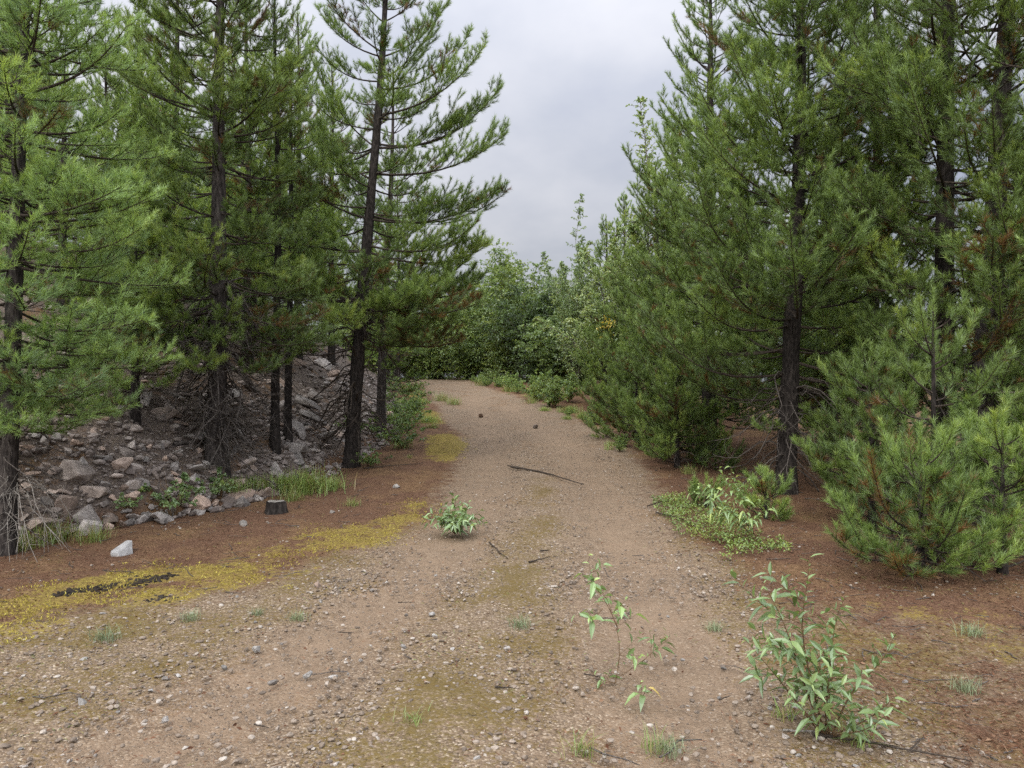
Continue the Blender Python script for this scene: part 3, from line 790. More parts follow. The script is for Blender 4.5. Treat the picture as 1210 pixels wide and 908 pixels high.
# left side
L1 = pine(hit(6, 655), "haze tinted pale green pine leaning at the left edge with bleached dead twigs at its foot", seed=11, H=8.0, r0=.07,
          prof=[(.9, .6), (1.4, 1.1), (2.8, 1.4), (4.5, 1.1), (6, .8), (8, .1)], zlive=1.15, lean=(.35, .1), bow=(-.03, 0), whorl=.21, nb=8, e_top=.45, e_bot=-.12,
          upturn=.12, sag=.12, bare=.2, tw=1.15, dens=190, nl=.05, nw=.003, tint0=.5, needle=m_pine_hazed, bark=m_bark2, dead=(.3, 1.2, 26, .6),
          custom=[(1.75, .3, 1.35, -.12, .1), (1.5, -.6, 1.3, -.12, .1), (2.05, -.2, 1.45, -.1, .1), (1.9, .9, 1.35, -.12, .1), (1.15, -1.0, .9, -.1, .1), (1.6, 1.5, 1.3, -.1, .1), (1.3, .1, 1.1, -.1, .1), (2.2, -1.0, 1.3, -.1, .1), (1.05, -2.0, .8, -.1, .1)])
dg = Geo(); rg = np.random.default_rng(9)
for k in range(18):                                   # bleached drooping twigs at its foot
    az = rg.uniform(-2.2, .8); l = rg.uniform(.25, .85); z0 = rg.uniform(.12, .75)
    s = np.linspace(0, 1, 7)[:, None]
    P = np.array([.1, 0, z0]) + np.array([cos(az), sin(az), 0]) * l * s * .75 + np.array([0, 0, 1.]) * (.12 * s - (z0 + .1) * s ** 2) + rg.normal(0, .024, (7, 3)).cumsum(0)
    P[:, 2] = np.maximum(P[:, 2], .02)
    tubes(dg, P, .0042 * (1 - .8 * s[:, 0]) + .001, 4)
    for q in range(6):
        i = rg.integers(1, 6); dd = nrm(rg.normal(size=3) + np.array([cos(az), sin(az), -.4]))
        l2 = rg.uniform(.08, .25)
        tubes(dg, np.stack([P[i] + dd * l2 * t for t in (0, .5, 1)]), np.array([.0024, .0018, .001]), 3)
obj("bleached_limb", dg.mesh("bleached_limb", m_bleach, True), L1)

L2 = pine(hit(255, 548), "tall pine wrapped in shaggy grey dead twigs above the rock pile", seed=12, H=8.3, r0=.108,
          prof=[(1.2, .9), (1.9, 1.45), (2.8, 1.45), (4, 1.3), (5.5, 1.05), (7, .6), (8.3, .1)], zlive=1.5, lean=(.12, .1), whorl=.22, nb=7, e_top=.7, e_bot=-.22,
          upturn=.2, sag=.2, bare=.3, tw=1.1, dens=210, tint0=.38, brown=.06, bark=m_bark2, dead=(.25, 2.3, 190, .75), curly=.6, dthick=1.3,
          custom=[(1.2, -.4, .95, -.12, .1), (1.9, 2.9, 1.6, -.3, .1), (1.7, -2.7, 1.5, -.3, .1), (2.2, -2.2, 1.5, -.35, .1), (1.5, -1.2, .9, -.1, .1), (2.4, 2.6, 1.7, -.35, .1), (2.2, -2.6, 1.7, -.38, .1), (2.6, -3.0, 1.8, -.3, .1), (2.0, -1.9, 1.4, -.35, .1), (2.3, .3, 1.4, -.25, .1), (1.75, 3.1, 1.5, -.3, .1), (1.8, .6, 1.2, -.2, .1)])
pine(hit(325, 532), "thin straight pine pole left of its near twin on the stony bank", seed=13, H=6.4, r0=.05, prof=[(1.7, .5), (3, .8), (5, .6), (6.4, .1)], zlive=2.3, whorl=.3, nb=4,
     e_bot=-.15, dens=190, tw=1.0, tint0=.4, dead=(.4, 2.4, 26, .5), brown=.08)
pine(hit(340, 522), "thin straight pine pole right of its near twin on the stony bank", seed=14, H=5.6, r0=.045, prof=[(2, .5), (3.4, .75), (5, .45), (5.6, .1)], zlive=2.4, lean=(.05, 0), whorl=.3, nb=4,
     e_bot=-.15, dens=190, tw=1.0, tint0=.36, dead=(.4, 2.4, 22, .45), brown=.08)
x3, y3, z3 = hit(415, 552)
L3 = pine((x3, y3, z3), "black trunked open crowned pine with long upturned boughs left of the road", seed=15, H=9.3, r0=.098,
          prof=[(1.6, 1.4), (2.6, 1.8), (3.6, 1.75), (4.6, 1.55), (5.6, 1.35), (6.8, .95), (8, .55), (9.3, .1)], zlive=1.9, lean=(.62, 0), bow=(-.02, 0), whorl=.36, nb=4, e_top=.7, e_bot=-.05,
          upturn=.2, sag=.25, bare=.26, tw=1.7, dens=200, tint0=.36, dead=(.5, 2.6, 64, 1.0), curly=.6, dthick=1.4, deadmat=m_limb,
          custom=[(3.85, .1, 2.25, .05, .12), (3.8, -.15, 1.9, .0, .1), (4.5, -.05, 2.2, .10, .16), (4.9, .08, 2.1, .28, .2), (5.4, -.1, 1.8, .34, .22), (5.8, .15, 1.5, .4, .25), (6.3, -.1, 1.15, .5, .25),
                  (3.3, .0, 2.0, -.08, .12), (2.8, .15, 1.8, -.12, .1), (2.3, -.2, 1.6, -.15, .1), (2.5, -.9, 1.5, -.15, .15), (4.9, 3.14, 1.15, 1.0, .35), (4.4, 2.95, 1.4, .75, .35), (3.8, 3.3, 1.7, .45, .3), (3.1, 3.0, 1.8, .2, .25),
                  (2.6, 3.4, 1.6, .0, .2), (2.0, -.5, 1.4, -.15, .1), (3.0, .35, 2.0, -.15, .1), (2.6, -.35, 2.1, -.18, .1), (2.1, .25, 1.7, -.18, .1), (3.4, -.45, 2.0, -.05, .12), (2.35, -1.6, 1.4, -.2, .1), (2.9, -1.3, 1.5, -.1, .12)])
pine(hit(449, 512), "slender grey pine standing just behind the black trunked pine", seed=16, H=7.0, r0=.085, prof=[(1.2, .9), (3, 1.2), (5, .9), (7, .1)], zlive=1.7, lean=(.25, 0), whorl=.36, nb=4,
     dens=150, nw=.0042, tint0=.45, e_bot=-.1, bark=m_bark2, dead=(.3, 1.6, 18, .6),
     custom=[(1.1, -.3, .9, -.15, .1), (.9, .2, .8, -.15, .1), (1.3, -1.0, .9, -.1, .1)])

pine(hit(160, 497), "low yellow green pine growing on top of the rock pile between the two left pines", seed=17, H=2.7, r0=.04, prof=[(.2, .6), (.8, .85), (1.6, .6), (2.7, .1)], zlive=.3, whorl=.22, nb=6,
     e_bot=-.05, dens=200, tint0=.62, brown=.06, dead=(.1, .5, 10, .5), bare=.2, tw=1.2)
for i, (u, Y, H_, lb) in enumerate([(75, 10.8, 3.4, "bushy young pine on the bank right of the leaning left trunk"), (205, 12.2, 3.2, "bushy young pine on the bank left of the shaggy pine's trunk"),
                                   (125, 13.5, 4.2, "taller bushy pine higher on the bank between the two left pines"), (300, 14.0, 3.0, "bushy young pine on the bank behind the thin twin poles")]):
    pine(at(u, Y), lb, seed=90 + i, H=H_, r0=.05, prof=[(.15, .9), (.8, 1.15), (1.8, .8), (H_, .1)], zlive=.2, whorl=.26, nb=6, e_bot=-.1, dens=150, nw=.004, tint0=.5 + .06 * (i % 2), brown=.06,
         dead=(.1, .5, 10, .5), bare=.25, tw=1.1)
for i, (u, Y, H_, r_, lb) in enumerate([(352, 15.5, 7.0, 1.35, "slim pine on the bank between the twin poles and the black trunk"), (292, 13.0, 6.6, 1.25, "slim pine on the bank between the shaggy pine and the twin poles"),
                                   (205, 15.0, 7.8, 1.5, "tall pine on the bank behind the shaggy pine's left side"), (392, 19.0, 7.4, 1.5, "pine on the far bank just left of the black trunk"), (470, 27.0, 7.2, 1.6, "pine behind the slender grey pine at the inside of the bend")]):
    pine(at(u, Y), lb, seed=190 + i, H=H_, r0=.07, prof=[(1.0, .9 * r_), (2.5, r_), (4.5, .75 * r_), (H_, .1)], zlive=1.2, whorl=.3, nb=6, e_bot=-.12, dens=130, nw=.0048, tint0=.46 + .05 * (i % 2), brown=.05,
         dead=(.3, 1.4, 16, .7), bare=.25, tw=1.1)
# right side
R1 = pine(hit(928, 582), "dense tall pine with bare dark lower trunk at the right road edge", seed=21, H=8.6, r0=.115,
          prof=[(.8, 1.4), (1.6, 2.0), (3, 2.0), (4.5, 1.55), (6, 1.1), (7.2, .7), (8.6, .1)], zlive=.95, lean=(.2, 0), bow=(.04, 0), whorl=.21, nb=7, e_top=.75, e_bot=-.10,
          upturn=.28, sag=.18, bare=.22, tw=1.15, dens=210, tint0=.38, dead=(.25, 1.5, 60, .9), curly=.4, az_skip=(-1.75, .95, 1.95))
pine(at(838, 13.0), "bushy pine close behind the dense pine at the right road edge", seed=22, H=8.2, r0=.12, prof=[(.05, 1.7), (1.2, 1.95), (3, 1.7), (5, 1.2), (7, .6), (8.2, .1)], zlive=.15, whorl=.26, nb=6,
     e_bot=-.1, dens=150, nw=.0045, tint0=.38, dead=(.2, .6, 8, .6), bare=.25)
pine(at(775, 17.5), "shorter bushy pine deeper along the right road edge below the birch", seed=23, H=5.8, r0=.09, prof=[(.1, 1.8), (1.2, 1.8), (2.8, 1.35), (4.5, .7), (5.8, .1)], zlive=.12, whorl=.28, nb=6,
     e_bot=-.1, dens=120, nw=.0055, tint0=.42, dead=(.2, .6, 6, .6), bare=.2)
pine(at(1112, 8.6), "tall dark pine left of its twin trunk on the right", seed=24, H=9.5, r0=.115, prof=[(.8, 1.3), (2.2, 1.6), (4, 1.7), (6, 1.3), (8, .7), (9.5, .1)], zlive=1.0, lean=(.18, 0), whorl=.27, nb=6,
     e_bot=-.05, upturn=.3, bare=.36, dens=190, tint0=.38, dead=(.2, 2.2, 50, .9), curly=.4)
pine(at(1150, 8.1), "tall grey trunked pine leaning right beside its darker twin", seed=25, H=9.8, r0=.125, prof=[(1, 1.2), (2.5, 1.5), (4.5, 1.5), (6.5, 1.2), (9.8, .1)], zlive=1.5, lean=(.75, 0), whorl=.31, nb=5,
     e_bot=-.05, upturn=.3, bare=.4, dens=190, tint0=.38, bark=m_bark2, dead=(.2, 2.6, 46, .9), curly=.4)
pine(at(1262, 7.4), "pine at the right edge of the picture reaching boughs over the others", seed=26, H=8.5, r0=.11, prof=[(.4, 1.1), (1.5, 1.5), (4, 1.5), (6.5, 1.0), (8.5, .1)], zlive=.6, whorl=.36, nb=5,
     e_bot=-.05, upturn=.3, bare=.35, dens=190, tint0=.42, dead=(.2, 1.4, 20, .8))
pine(at(1030, 11.8), "tall pine half hidden behind the dense right pine and the twin trunks", seed=27, H=9.0, r0=.10, prof=[(1.0, 1.2), (2.5, 1.6), (5, 1.3), (7, .8), (9, .1)], zlive=1.0, whorl=.28, nb=6,
     e_bot=-.05, upturn=.3, bare=.35, dens=150, nw=.0042, tint0=.38, dead=(.3, 1.6, 24, .8))
pine(at(800, 11.8), "waist high pine spreading over the right verge beside the dense pine", seed=44, H=1.5, r0=.03, prof=[(.05, .95), (.5, .85), (1.0, .5), (1.5, .08)], zlive=.08, whorl=.17, nb=7,
     e_top=.8, e_bot=.0, upturn=.3, sag=.2, bare=.2, tw=1.2, dens=230, nl=.055, nw=.0032, tint0=.42, dead=(.1, .3, 6, .5), trunk_top=.006)
pine(at(752, 15.0), "low dark pine at the right verge between the small conifer and the dense pine", seed=45, H=2.0, r0=.03, prof=[(.05, 1.05), (.6, .95), (1.3, .55), (2.0, .08)], zlive=.08, whorl=.2, nb=7,
     e_top=.8, e_bot=.0, upturn=.3, sag=.2, bare=.2, tw=1.2, dens=190, nl=.055, nw=.004, tint0=.38, dead=(.1, .3, 6, .5), trunk_top=.006)
R3 = pine(at(1102, 6.6), "young bright pine with upright tip in front of the twin trunks", seed=31, H=2.2, r0=.028, prof=[(.5, .85), (1.1, .72), (1.5, .5), (1.85, .26), (2.2, .06)], zlive=.75, whorl=.23, nb=5,
     e_top=1.0, e_bot=-.05, upturn=.3, sag=.25, bare=.28, tw=1.0, dens=280, nl=.055, nw=.0028, tint0=.40, dead=(.1, .7, 12, .5), brown=.05, trunk_top=.006)
R3b = pine(at(1088, 6.1), "low spreading bright young pine at the front of the right trees", seed=36, H=1.08, r0=.024, prof=[(.06, .8), (.3, .72), (.6, .42), (1.08, .06)], zlive=.07, whorl=.15, nb=6,
     custom=[(.12, -1.6, .5, .05, .2), (.1, -2.3, .75, .0, .2), (.14, -.9, .7, .02, .2), (.3, -1.9, .5, .2, .3), (.2, -2.8, .95, .0, .2), (.3, -.5, .8, .1, .3)],
     e_top=1.0, e_bot=.0, upturn=.4, sag=.25, bare=.25, tw=1.05, dens=250, nl=.055, nw=.0028, tint0=.32, brown=.05, dead=(.1, .3, 8, .5), trunk_top=.006)
pine(at(1185, 6.2), "young pine right of the low spreading one at the picture's right edge", seed=33, H=1.15, r0=.025, prof=[(.08, .7), (.4, .65), (.8, .4), (1.15, .08)], zlive=.1, whorl=.16, nb=6,
     e_top=1.0, e_bot=.05, upturn=.3, sag=.2, bare=.2, tw=1.15, dens=280, nl=.055, nw=.0028, tint0=.5, dead=(.1, .2, 0, .3), trunk_top=.006)
pine(at(1025, 9.6), "low pine filling the gap right of the dense pine's trunk", seed=43, H=2.3, r0=.035, prof=[(.2, .8), (.8, .9), (1.5, .6), (2.3, .08)], zlive=.3, whorl=.22, nb=5,
     e_top=.8, e_bot=-.05, upturn=.3, sag=.2, bare=.25, tw=1.15, dens=240, nl=.055, nw=.003, tint0=.4, dead=(.1, .3, 6, .5), trunk_top=.006)
pine(at(1030, 7.7), "middle sized young pine between the dense pine's trunk and the low young pines", seed=34, H=1.75, r0=.03, prof=[(.1, .75), (.6, .8), (1.2, .5), (1.75, .1)], zlive=.15, whorl=.17, nb=6,
     e_top=.8, e_bot=0, upturn=.35, sag=.1, bare=.15, tw=1.4, dens=280, nl=.055, nw=.003, tint0=.42, dead=(.1, .2, 0, .3), trunk_top=.006)
pine(at(905, 8.3), "knee high pine seedling at the foot of the dense right pine", seed=35, H=.42, r0=.014, prof=[(.03, .3), (.2, .3), (.42, .08)], zlive=.05, whorl=.09, nb=6,
     e_top=.8, e_bot=.1, upturn=.3, sag=.1, bare=.1, tw=1.8, dens=330, nl=.05, nw=.003, tint0=.52, dead=(.1, .2, 0, .3), trunk_top=.004)
pine(at(835, 8.9), "ankle high pine seedling behind the drooping willow sapling", seed=36, H=.26, r0=.012, prof=[(.03, .2), (.15, .18), (.26, .05)], zlive=.04, whorl=.09, nb=6,
     e_top=.8, e_bot=.1, upturn=.3, sag=.1, bare=.1, tw=1.8, dens=330, nl=.05, nw=.003, tint0=.5, dead=(.1, .2, 0, .3), trunk_top=.004)
pine(at(715, 20.5), "small round bushy conifer at the right of the road bend", seed=37, H=2.6, r0=.05, prof=[(.1, .95), (.8, 1.0), (1.6, .6), (2.6, .1)], zlive=.12, whorl=.2, nb=7,
     e_top=.7, e_bot=0, upturn=.25, sag=.1, bare=.1, tw=1.1, dens=150, nw=.006, nl=.05, tint0=.5, dead=(.1, .2, 0, .3))
pine(at(737, 25), "young pine with the tallest spiky leader beyond the road bend", seed=38, H=6.2, r0=.08, prof=[(.3, 1.2), (2, 1.2), (4, .7), (5.4, .32), (6.2, .05)], zlive=.4, whorl=.3, nb=6,
     e_top=1.0, e_bot=0, upturn=.35, bare=.15, tw=.9, dens=100, nw=.008, nl=.06, tint0=.5, dead=(.1, .2, 0, .3))
pine(at(716, 26), "young pine with a lower spiky leader left of the tallest one", seed=39, H=5.7, r0=.08, prof=[(.3, 1.2), (2, 1.1), (4, .65), (5.1, .3), (5.7, .05)], zlive=.4, whorl=.3, nb=6,
     e_top=1.0, e_bot=0, upturn=.35, bare=.15, tw=.9, dens=100, nw=.008, nl=.06, tint0=.5, dead=(.1, .2, 0, .3))
# forest behind: copies of one background pine
BG = pine((-8.2, 17, float(terrain(-8.2, 17))), "background pine on the bank seen between the near left trunks", group="background pines on the bank", seed=41, H=6.2, r0=.1,
          prof=[(.4, 1.3), (1.5, 1.6), (3.5, 1.2), (6.2, .1)], zlive=.5, whorl=.32, nb=6, e_bot=-.05, dens=110, nw=.006, tint0=.56, dead=(.2, 1, 6, .7), bare=.2)
rr = random.Random(4)
for (x, y, sc) in [(-9.8, 15, .95), (-6.6, 19, .9), (-11.5, 18, 1.05), (-7.0, 24, .95), (-9.5, 22, 1.0), (-13, 14, 1.0), (-8.4, 13, .75), (-5.6, 23, .7), (-12, 25, 1.1), (-10, 29, 1.0), (-15, 20, 1.1), (-13.5, 10, .95), (-7.0, 14.6, .62), (-6.2, 16.6, .6)]:
    dup(BG, (x, y, float(terrain(x, y))), rr.uniform(0, 6.28), sc)
for (x, y, sc) in [(6.2, 15, 1.1), (7.4, 18, 1.15), (5.6, 19.5, 1.0), (5.2, 24, 1.0), (7, 28, 1.1), (9.5, 22, 1.2), (9.8, 14.5, 1.15), (8.2, 12, 1.1), (5.4, 33, 1.1), (11.5, 17.5, 1.2)]:
    dup(BG, (x, y, float(terrain(x, y))), rr.uniform(0, 6.28), sc, "background pine behind the near trunks on the right", "background pines on the right")
for (x, y, sc, lb) in [(at(600, 33)[0], 33, .78, 'pointed dark conifer among the alders left of the dark rounded bush'), (at(560, 35), 35, .85, 'pointed conifer among the alders at the outer bend'), (at(660, 31.5), 31.5, .72, 'pointed dark conifer among the bushes right of the dark rounded alder')]:
    x = x[0] if isinstance(x, tuple) else x
    dup(BG, (x, y, float(terrain(x, y))), rr.uniform(0, 6.28), sc, lb, 'conifers among the bushes at the bend')
for (x, y, sc) in [(-6, 40, 1.15), (-3, 43, 1.1), (0.5, 44, 1.1), (3.5, 42, 1.15), (-9.5, 43, 1.2), (7, 40, 1.1)]:
    dup(BG, (x, y, float(terrain(x, y))), rr.uniform(0, 6.28), sc * .8, "far pine standing beyond the bushes at the road bend", "far pines beyond the bend")

# ------------------------------------------------------------------ broadleaf bushes and trees
def grow_bush(seed, H, Rr, nst, nleaf, ll, lw, m, bark, tint=(.5, .18), upright=.7, top=.25, droop=.2, r0=.02, lowfill=.15, lean=(0, 0)):
    rg = np.random.default_rng(seed)
    st, lf = Geo(), Geo()
    SP, SR, tips = [], [], []
    s8 = np.linspace(0, 1, 8)
    for k in range(nst):
        az = rg.uniform(0, 6.28); h = H * (rg.uniform(.62, .97) if k else 1.0); sp = Rr * rg.uniform(.25, 1.0) * (1 if k else .25); h *= 1 - .3 * (sp / Rr) ** 2
        b = np.array([cos(az), sin(az), 0]) * rg.uniform(0, .12) * Rr
        dd = np.array([cos(az), sin(az), 0.])
        P = b + dd * (sp * (s8 ** (1.4)))[:, None] + np.array([lean[0], lean[1], 0]) * (s8 ** 1.3)[:, None] + np.array([0, 0, 1.]) * (h * s8 ** (.9 if upright > .5 else .8))[:, None]
        P += (rg.normal(0, .02 * H, (8, 3)) * np.array([1, 1, .3]) * s8[:, None])
        P[0, 2] = -.05
        SP.append(P); SR.append(r0 * (1 - .88 * s8) * (h / H))
    SP = np.array(SP); SR = np.array(SR)
    tubes(st, SP, SR, 6)
    ntw = max(10, nleaf // 16)
    ki = rg.integers(0, nst, ntw); s = lowfill + (1 - lowfill) * rg.random(ntw) ** .85
    i = np.minimum((s * 7).astype(int), 6); f = (s * 7 - i)[:, None]
    B = SP[ki, i] * (1 - f) + SP[ki, i + 1] * f
    Tn = nrm(SP[ki, i + 1] - SP[ki, i])
    az = rg.uniform(0, 6.28, ntw)
    out_ = np.stack([np.cos(az), np.sin(az), rg.normal(.1, .35, ntw)], 1)
    D = nrm(Tn * upright + out_)
    l = Rr * rg.uniform(.18, .6, ntw) * (1 - (1 - top) * s ** 2)
    t4 = np.array([0, .33, .67, 1.])
    TP = B[:, None] + D[:, None] * (l[:, None] * t4)[..., None]
    TP[..., 2] -= (droop * l)[:, None] * t4 ** 2
    tubes(st, TP, np.full((ntw, 1), .2 * r0) * np.array([1, .8, .6, .3])[None], 3)
    nl = 16
    ti = np.repeat(np.arange(ntw), nl); tt = rg.uniform(.12, 1.02, len(ti))
    LB = B[ti] + D[ti] * (l[ti] * tt)[:, None]; LB[:, 2] -= droop * l[ti] * tt ** 2
    rv = nrm(rg.normal(size=(len(ti), 3)) + np.array([0, 0, .1]))
    LD = nrm(D[ti] * .7 + rv)
    LN = nrm(rg.normal(size=(len(ti), 3)) * .8 + np.array([0, 0, .7]))
    sz = rg.uniform(.6, 1.15, len(ti))
    twt = rg.normal(tint[0], tint[1], ntw)
    leaves(lf, rg, LB, LD, LN, ll * sz, lw * sz, np.clip(twt[ti] + rg.normal(0, .08, len(ti)), 0, .92), droop=.25)
    return [("stem", st.mesh("stem", bark, True)), ("crown", lf.mesh("crown", m))]
def bush(loc, label, name, cat, group=None, **kw):
    t = thing(name, label, cat, loc, 0, group)
    for nm, me in grow_bush(**kw): obj(nm, me, t)
    return t
G2 = "bushes at the road bend"
AL = dict(m=m_alder, bark=m_alderbark, ll=.10, lw=.062, nst=22, upright=.4, top=.5)
bush(at(640, 29.5), "dark rounded alder bush at the outside of the road bend", "alder_bush", "bush", seed=51, H=4.1, Rr=2.2, nleaf=40000, tint=(.2, .16), lowfill=.0, **AL)
bush(at(600, 31.0), "fresh green pointed alder left of the dark alder at the bend", "alder_bush", "bush", seed=52, H=5.5, Rr=2.1, nleaf=34000, tint=(0.66, .2), lowfill=.0, **AL)
bush(at(556, 33.0), "green alder bush behind the left boughs at the bend", "alder_bush", "bush", seed=53, H=4.3, Rr=2.3, nleaf=34000, tint=(0.60, .2), lowfill=.0, **AL)
bush(at(515, 34.5), "broad low alder bush where the road turns out of sight", "alder_bush", "bush", seed=54, H=3.1, Rr=2.6, nleaf=30000, tint=(0.60, .2), lowfill=.0, **AL)
bush(at(462, 36.0), "alder bush behind the slender grey pine beyond the road", "alder_bush", "bush", seed=55, H=5.0, Rr=2.8, nleaf=26000, tint=(0.60, .2), lowfill=.0, **AL)
bush(at(672, 28.0), "low green bush filling the gap right of the dark alder", "alder_bush", "bush", seed=59, H=2.6, Rr=1.9, nleaf=26000, tint=(.45, .15), lowfill=.0, **AL)
bush(at(580, 37), "tall back row alder rising over the pointed one at the bend", "alder_bush", "bush", seed=60, H=5.6, Rr=2.4, nleaf=26000, tint=(.55, .15), lowfill=.0, **AL)
bush(at(640, 36), "back row alder rising behind the dark rounded one", "alder_bush", "bush", seed=64, H=4.8, Rr=2.2, nleaf=26000, tint=(0.62, .2), lowfill=.0, **AL)
bush(at(700, 34), "back row alder behind the thin topped willow", "alder_bush", "bush", seed=65, H=4.2, Rr=2.4, nleaf=26000, tint=(.55, .15), lowfill=.0, **AL)
bush(at(682, 26.5), "thin topped willow bush with bare twig tips beyond the bend", "willow_bush", "bush", seed=56, H=6.6, Rr=1.7, nst=12, nleaf=20000, ll=.085, lw=.04, m=m_willow, bark=m_alderbark, tint=(.5, .15), upright=1.0, top=.12, lowfill=.05)
WT = bush(at(740, 21.0), "pale arching willow with a yellow leaf cluster leaning over the road edge", "willow_tree", "willow tree", seed=57, H=4.2, Rr=1.7, nst=12, nleaf=20000, ll=.09, lw=.038, m=m_willow, bark=m_alderbark, tint=(.68, .13), upright=.4, r0=.035, lean=(-1.0, 0), droop=.4, lowfill=.2)
rg = np.random.default_rng(68); g = Geo(); n = 90
leaves(g, rg, np.array([-.62, -.75, 2.1]) + rg.normal(0, 1, (n, 3)) * np.array([.10, .08, .20]), rg.normal(size=(n, 3)) + np.array([0, 0, -.3]), nrm(rg.normal(size=(n, 3))), rg.uniform(.06, .09, n), .038, rg.uniform(.95, 1, n))
o = obj("leaf_cluster", g.mesh("leaf_cluster", m_willow), WT); o["label"] = "yellow autumn leaves"
bush(at(772, 18.0), "tall pale birch with loose leafy crown above the right pines", "birch_tree", "birch tree", seed=58, H=7.9, Rr=1.6, nst=11, nleaf=30000, ll=.075, lw=.048, m=m_willow, bark=m_alderbark, tint=(.66, .14), upright=.9, top=.35, r0=.04, lowfill=.15)
bush(at(488, 38.5), "spreading low alder closing the view where the road disappears", "alder_bush", "bush", seed=67, H=3.4, Rr=3.4, nleaf=34000, tint=(0.62, .2), lowfill=.0, **AL)
bush(at(430, 33), "leafy alder seen between the black trunk and the road's end", "alder_bush", "bush", seed=66, H=4.0, Rr=2.4, nleaf=26000, tint=(0.62, .2), lowfill=.0, **AL)
# roadside weeds by the bend
WEED = bush(hit(632, 474), "leafy green roadside shrub under the dark alder", "roadside_shrub", "shrub", G2, seed=61, H=.8, Rr=.55, nst=14, nleaf=2600, ll=.06, lw=.03, m=m_alder, bark=m_stem, tint=(.6, .22), r0=.008, lowfill=.1)
for (u, v, sc, lb) in [(655, 482, 1.1, "yellowish leafy shrub beside the small bushy conifer"), (608, 463, .8, "short leafy shrub on the outer verge of the bend"),
                       (577, 451, .7, "smallest leafy shrub farthest up the road's right verge"), (672, 476, 1.1, "leafy shrub tucked behind the yellowish one near the conifer"),
                       (645, 466, 1.0, "leafy shrub against the dark alder's foot")]:
    x, y, z = hit(u, v); dup(WEED, (x, y, z), rr.uniform(0, 6.28), sc, lb, G2)
def right_edge(y): return float(np.interp(y, [11.3, 16.3, 20.3, 24.8, 30], [1.75, 1.7, .85, -.5, -1.8]))
for i in range(44):
    yv = rr.uniform(13, 30); x = right_edge(yv) + .15 + rr.random() ** 1.5 * 1.4
    dup(WEED, (x, yv, float(terrain(x, yv))), rr.uniform(0, 6.28), rr.uniform(.22, .6) * (1 if yv > 17 else .7), "low leafy weed on the right verge between the bend and the near pines", "low weeds along the right verge")
LW = bush(hit(478, 530), "leafy shrub at the road edge right of the slender grey pine", "roadside_shrub", "shrub", "shrubs left of the road", seed=62, H=.48, Rr=.5, nst=14, nleaf=800, ll=.055, lw=.028, m=m_alder, bark=m_stem, tint=(.42, .22), r0=.007, lowfill=.08)
for (u, v, sc, lb) in [(487, 505, 1.0, "leafy shrub farther up the left road edge"), (470, 508, .9, "leafy shrub between slender grey pine and road"), (484, 483, .8, "leafy shrub far up the left road edge near the pale moss"),
                       (436, 553, .7, "small leafy shrub at the foot of the black trunk"), (463, 492, 1.0, "bushy leafy shrub behind the slender grey pine")]:
    x, y, z = hit(u, v); dup(LW, (x, y, z), rr.uniform(0, 6.28), sc, lb, "shrubs left of the road")
for (u, v, sc, lb) in [(488, 462, 1.0, "tall leafy shrub at the inside of the bend"), (496, 472, .8, "rounded leafy shrub below the one at the inside of the bend"), (476, 490, 1.0, "wide leafy shrub right of the slender grey pine's trunk"), (492, 488, .7, "leafy shrub beside the pale moss up the road"), (468, 520, .9, "leafy shrub low beside the slender grey pine")]:
    x, y, z = hit(u, v); dup(LW, (x, y, z), rr.uniform(0, 6.28), sc, lb, "shrubs left of the road")
for i in range(16):
    yv = rr.uniform(13.5, 27); x = float(np.interp(yv, FY, FX)) + rr.uniform(-.35, .55)
    dup(LW, (x, yv, float(terrain(x, yv))), rr.uniform(0, 6.28), rr.uniform(.45, 1.0), "low leafy weed on the left verge beyond the black trunk", "low weeds along the left verge")
RW = bush(hit(203, 612), "leafy blue green weed clump growing out of the rock pile", "leafy_weed", "weed", seed=63, H=.55, Rr=.34, nst=11, nleaf=420, ll=.06, lw=.038, m=m_sap, bark=m_stem, tint=(.5, .17), r0=.006, lowfill=.2)
x, y, z = hit(262, 592); dup(RW, (x, y, z), 2, .8, "leafy blue green weed clump between the rocks and the grass")
x, y, z = hit(150, 606); dup(RW, (x, y, z), 4, .45, "little leafy weed low among the rocks")

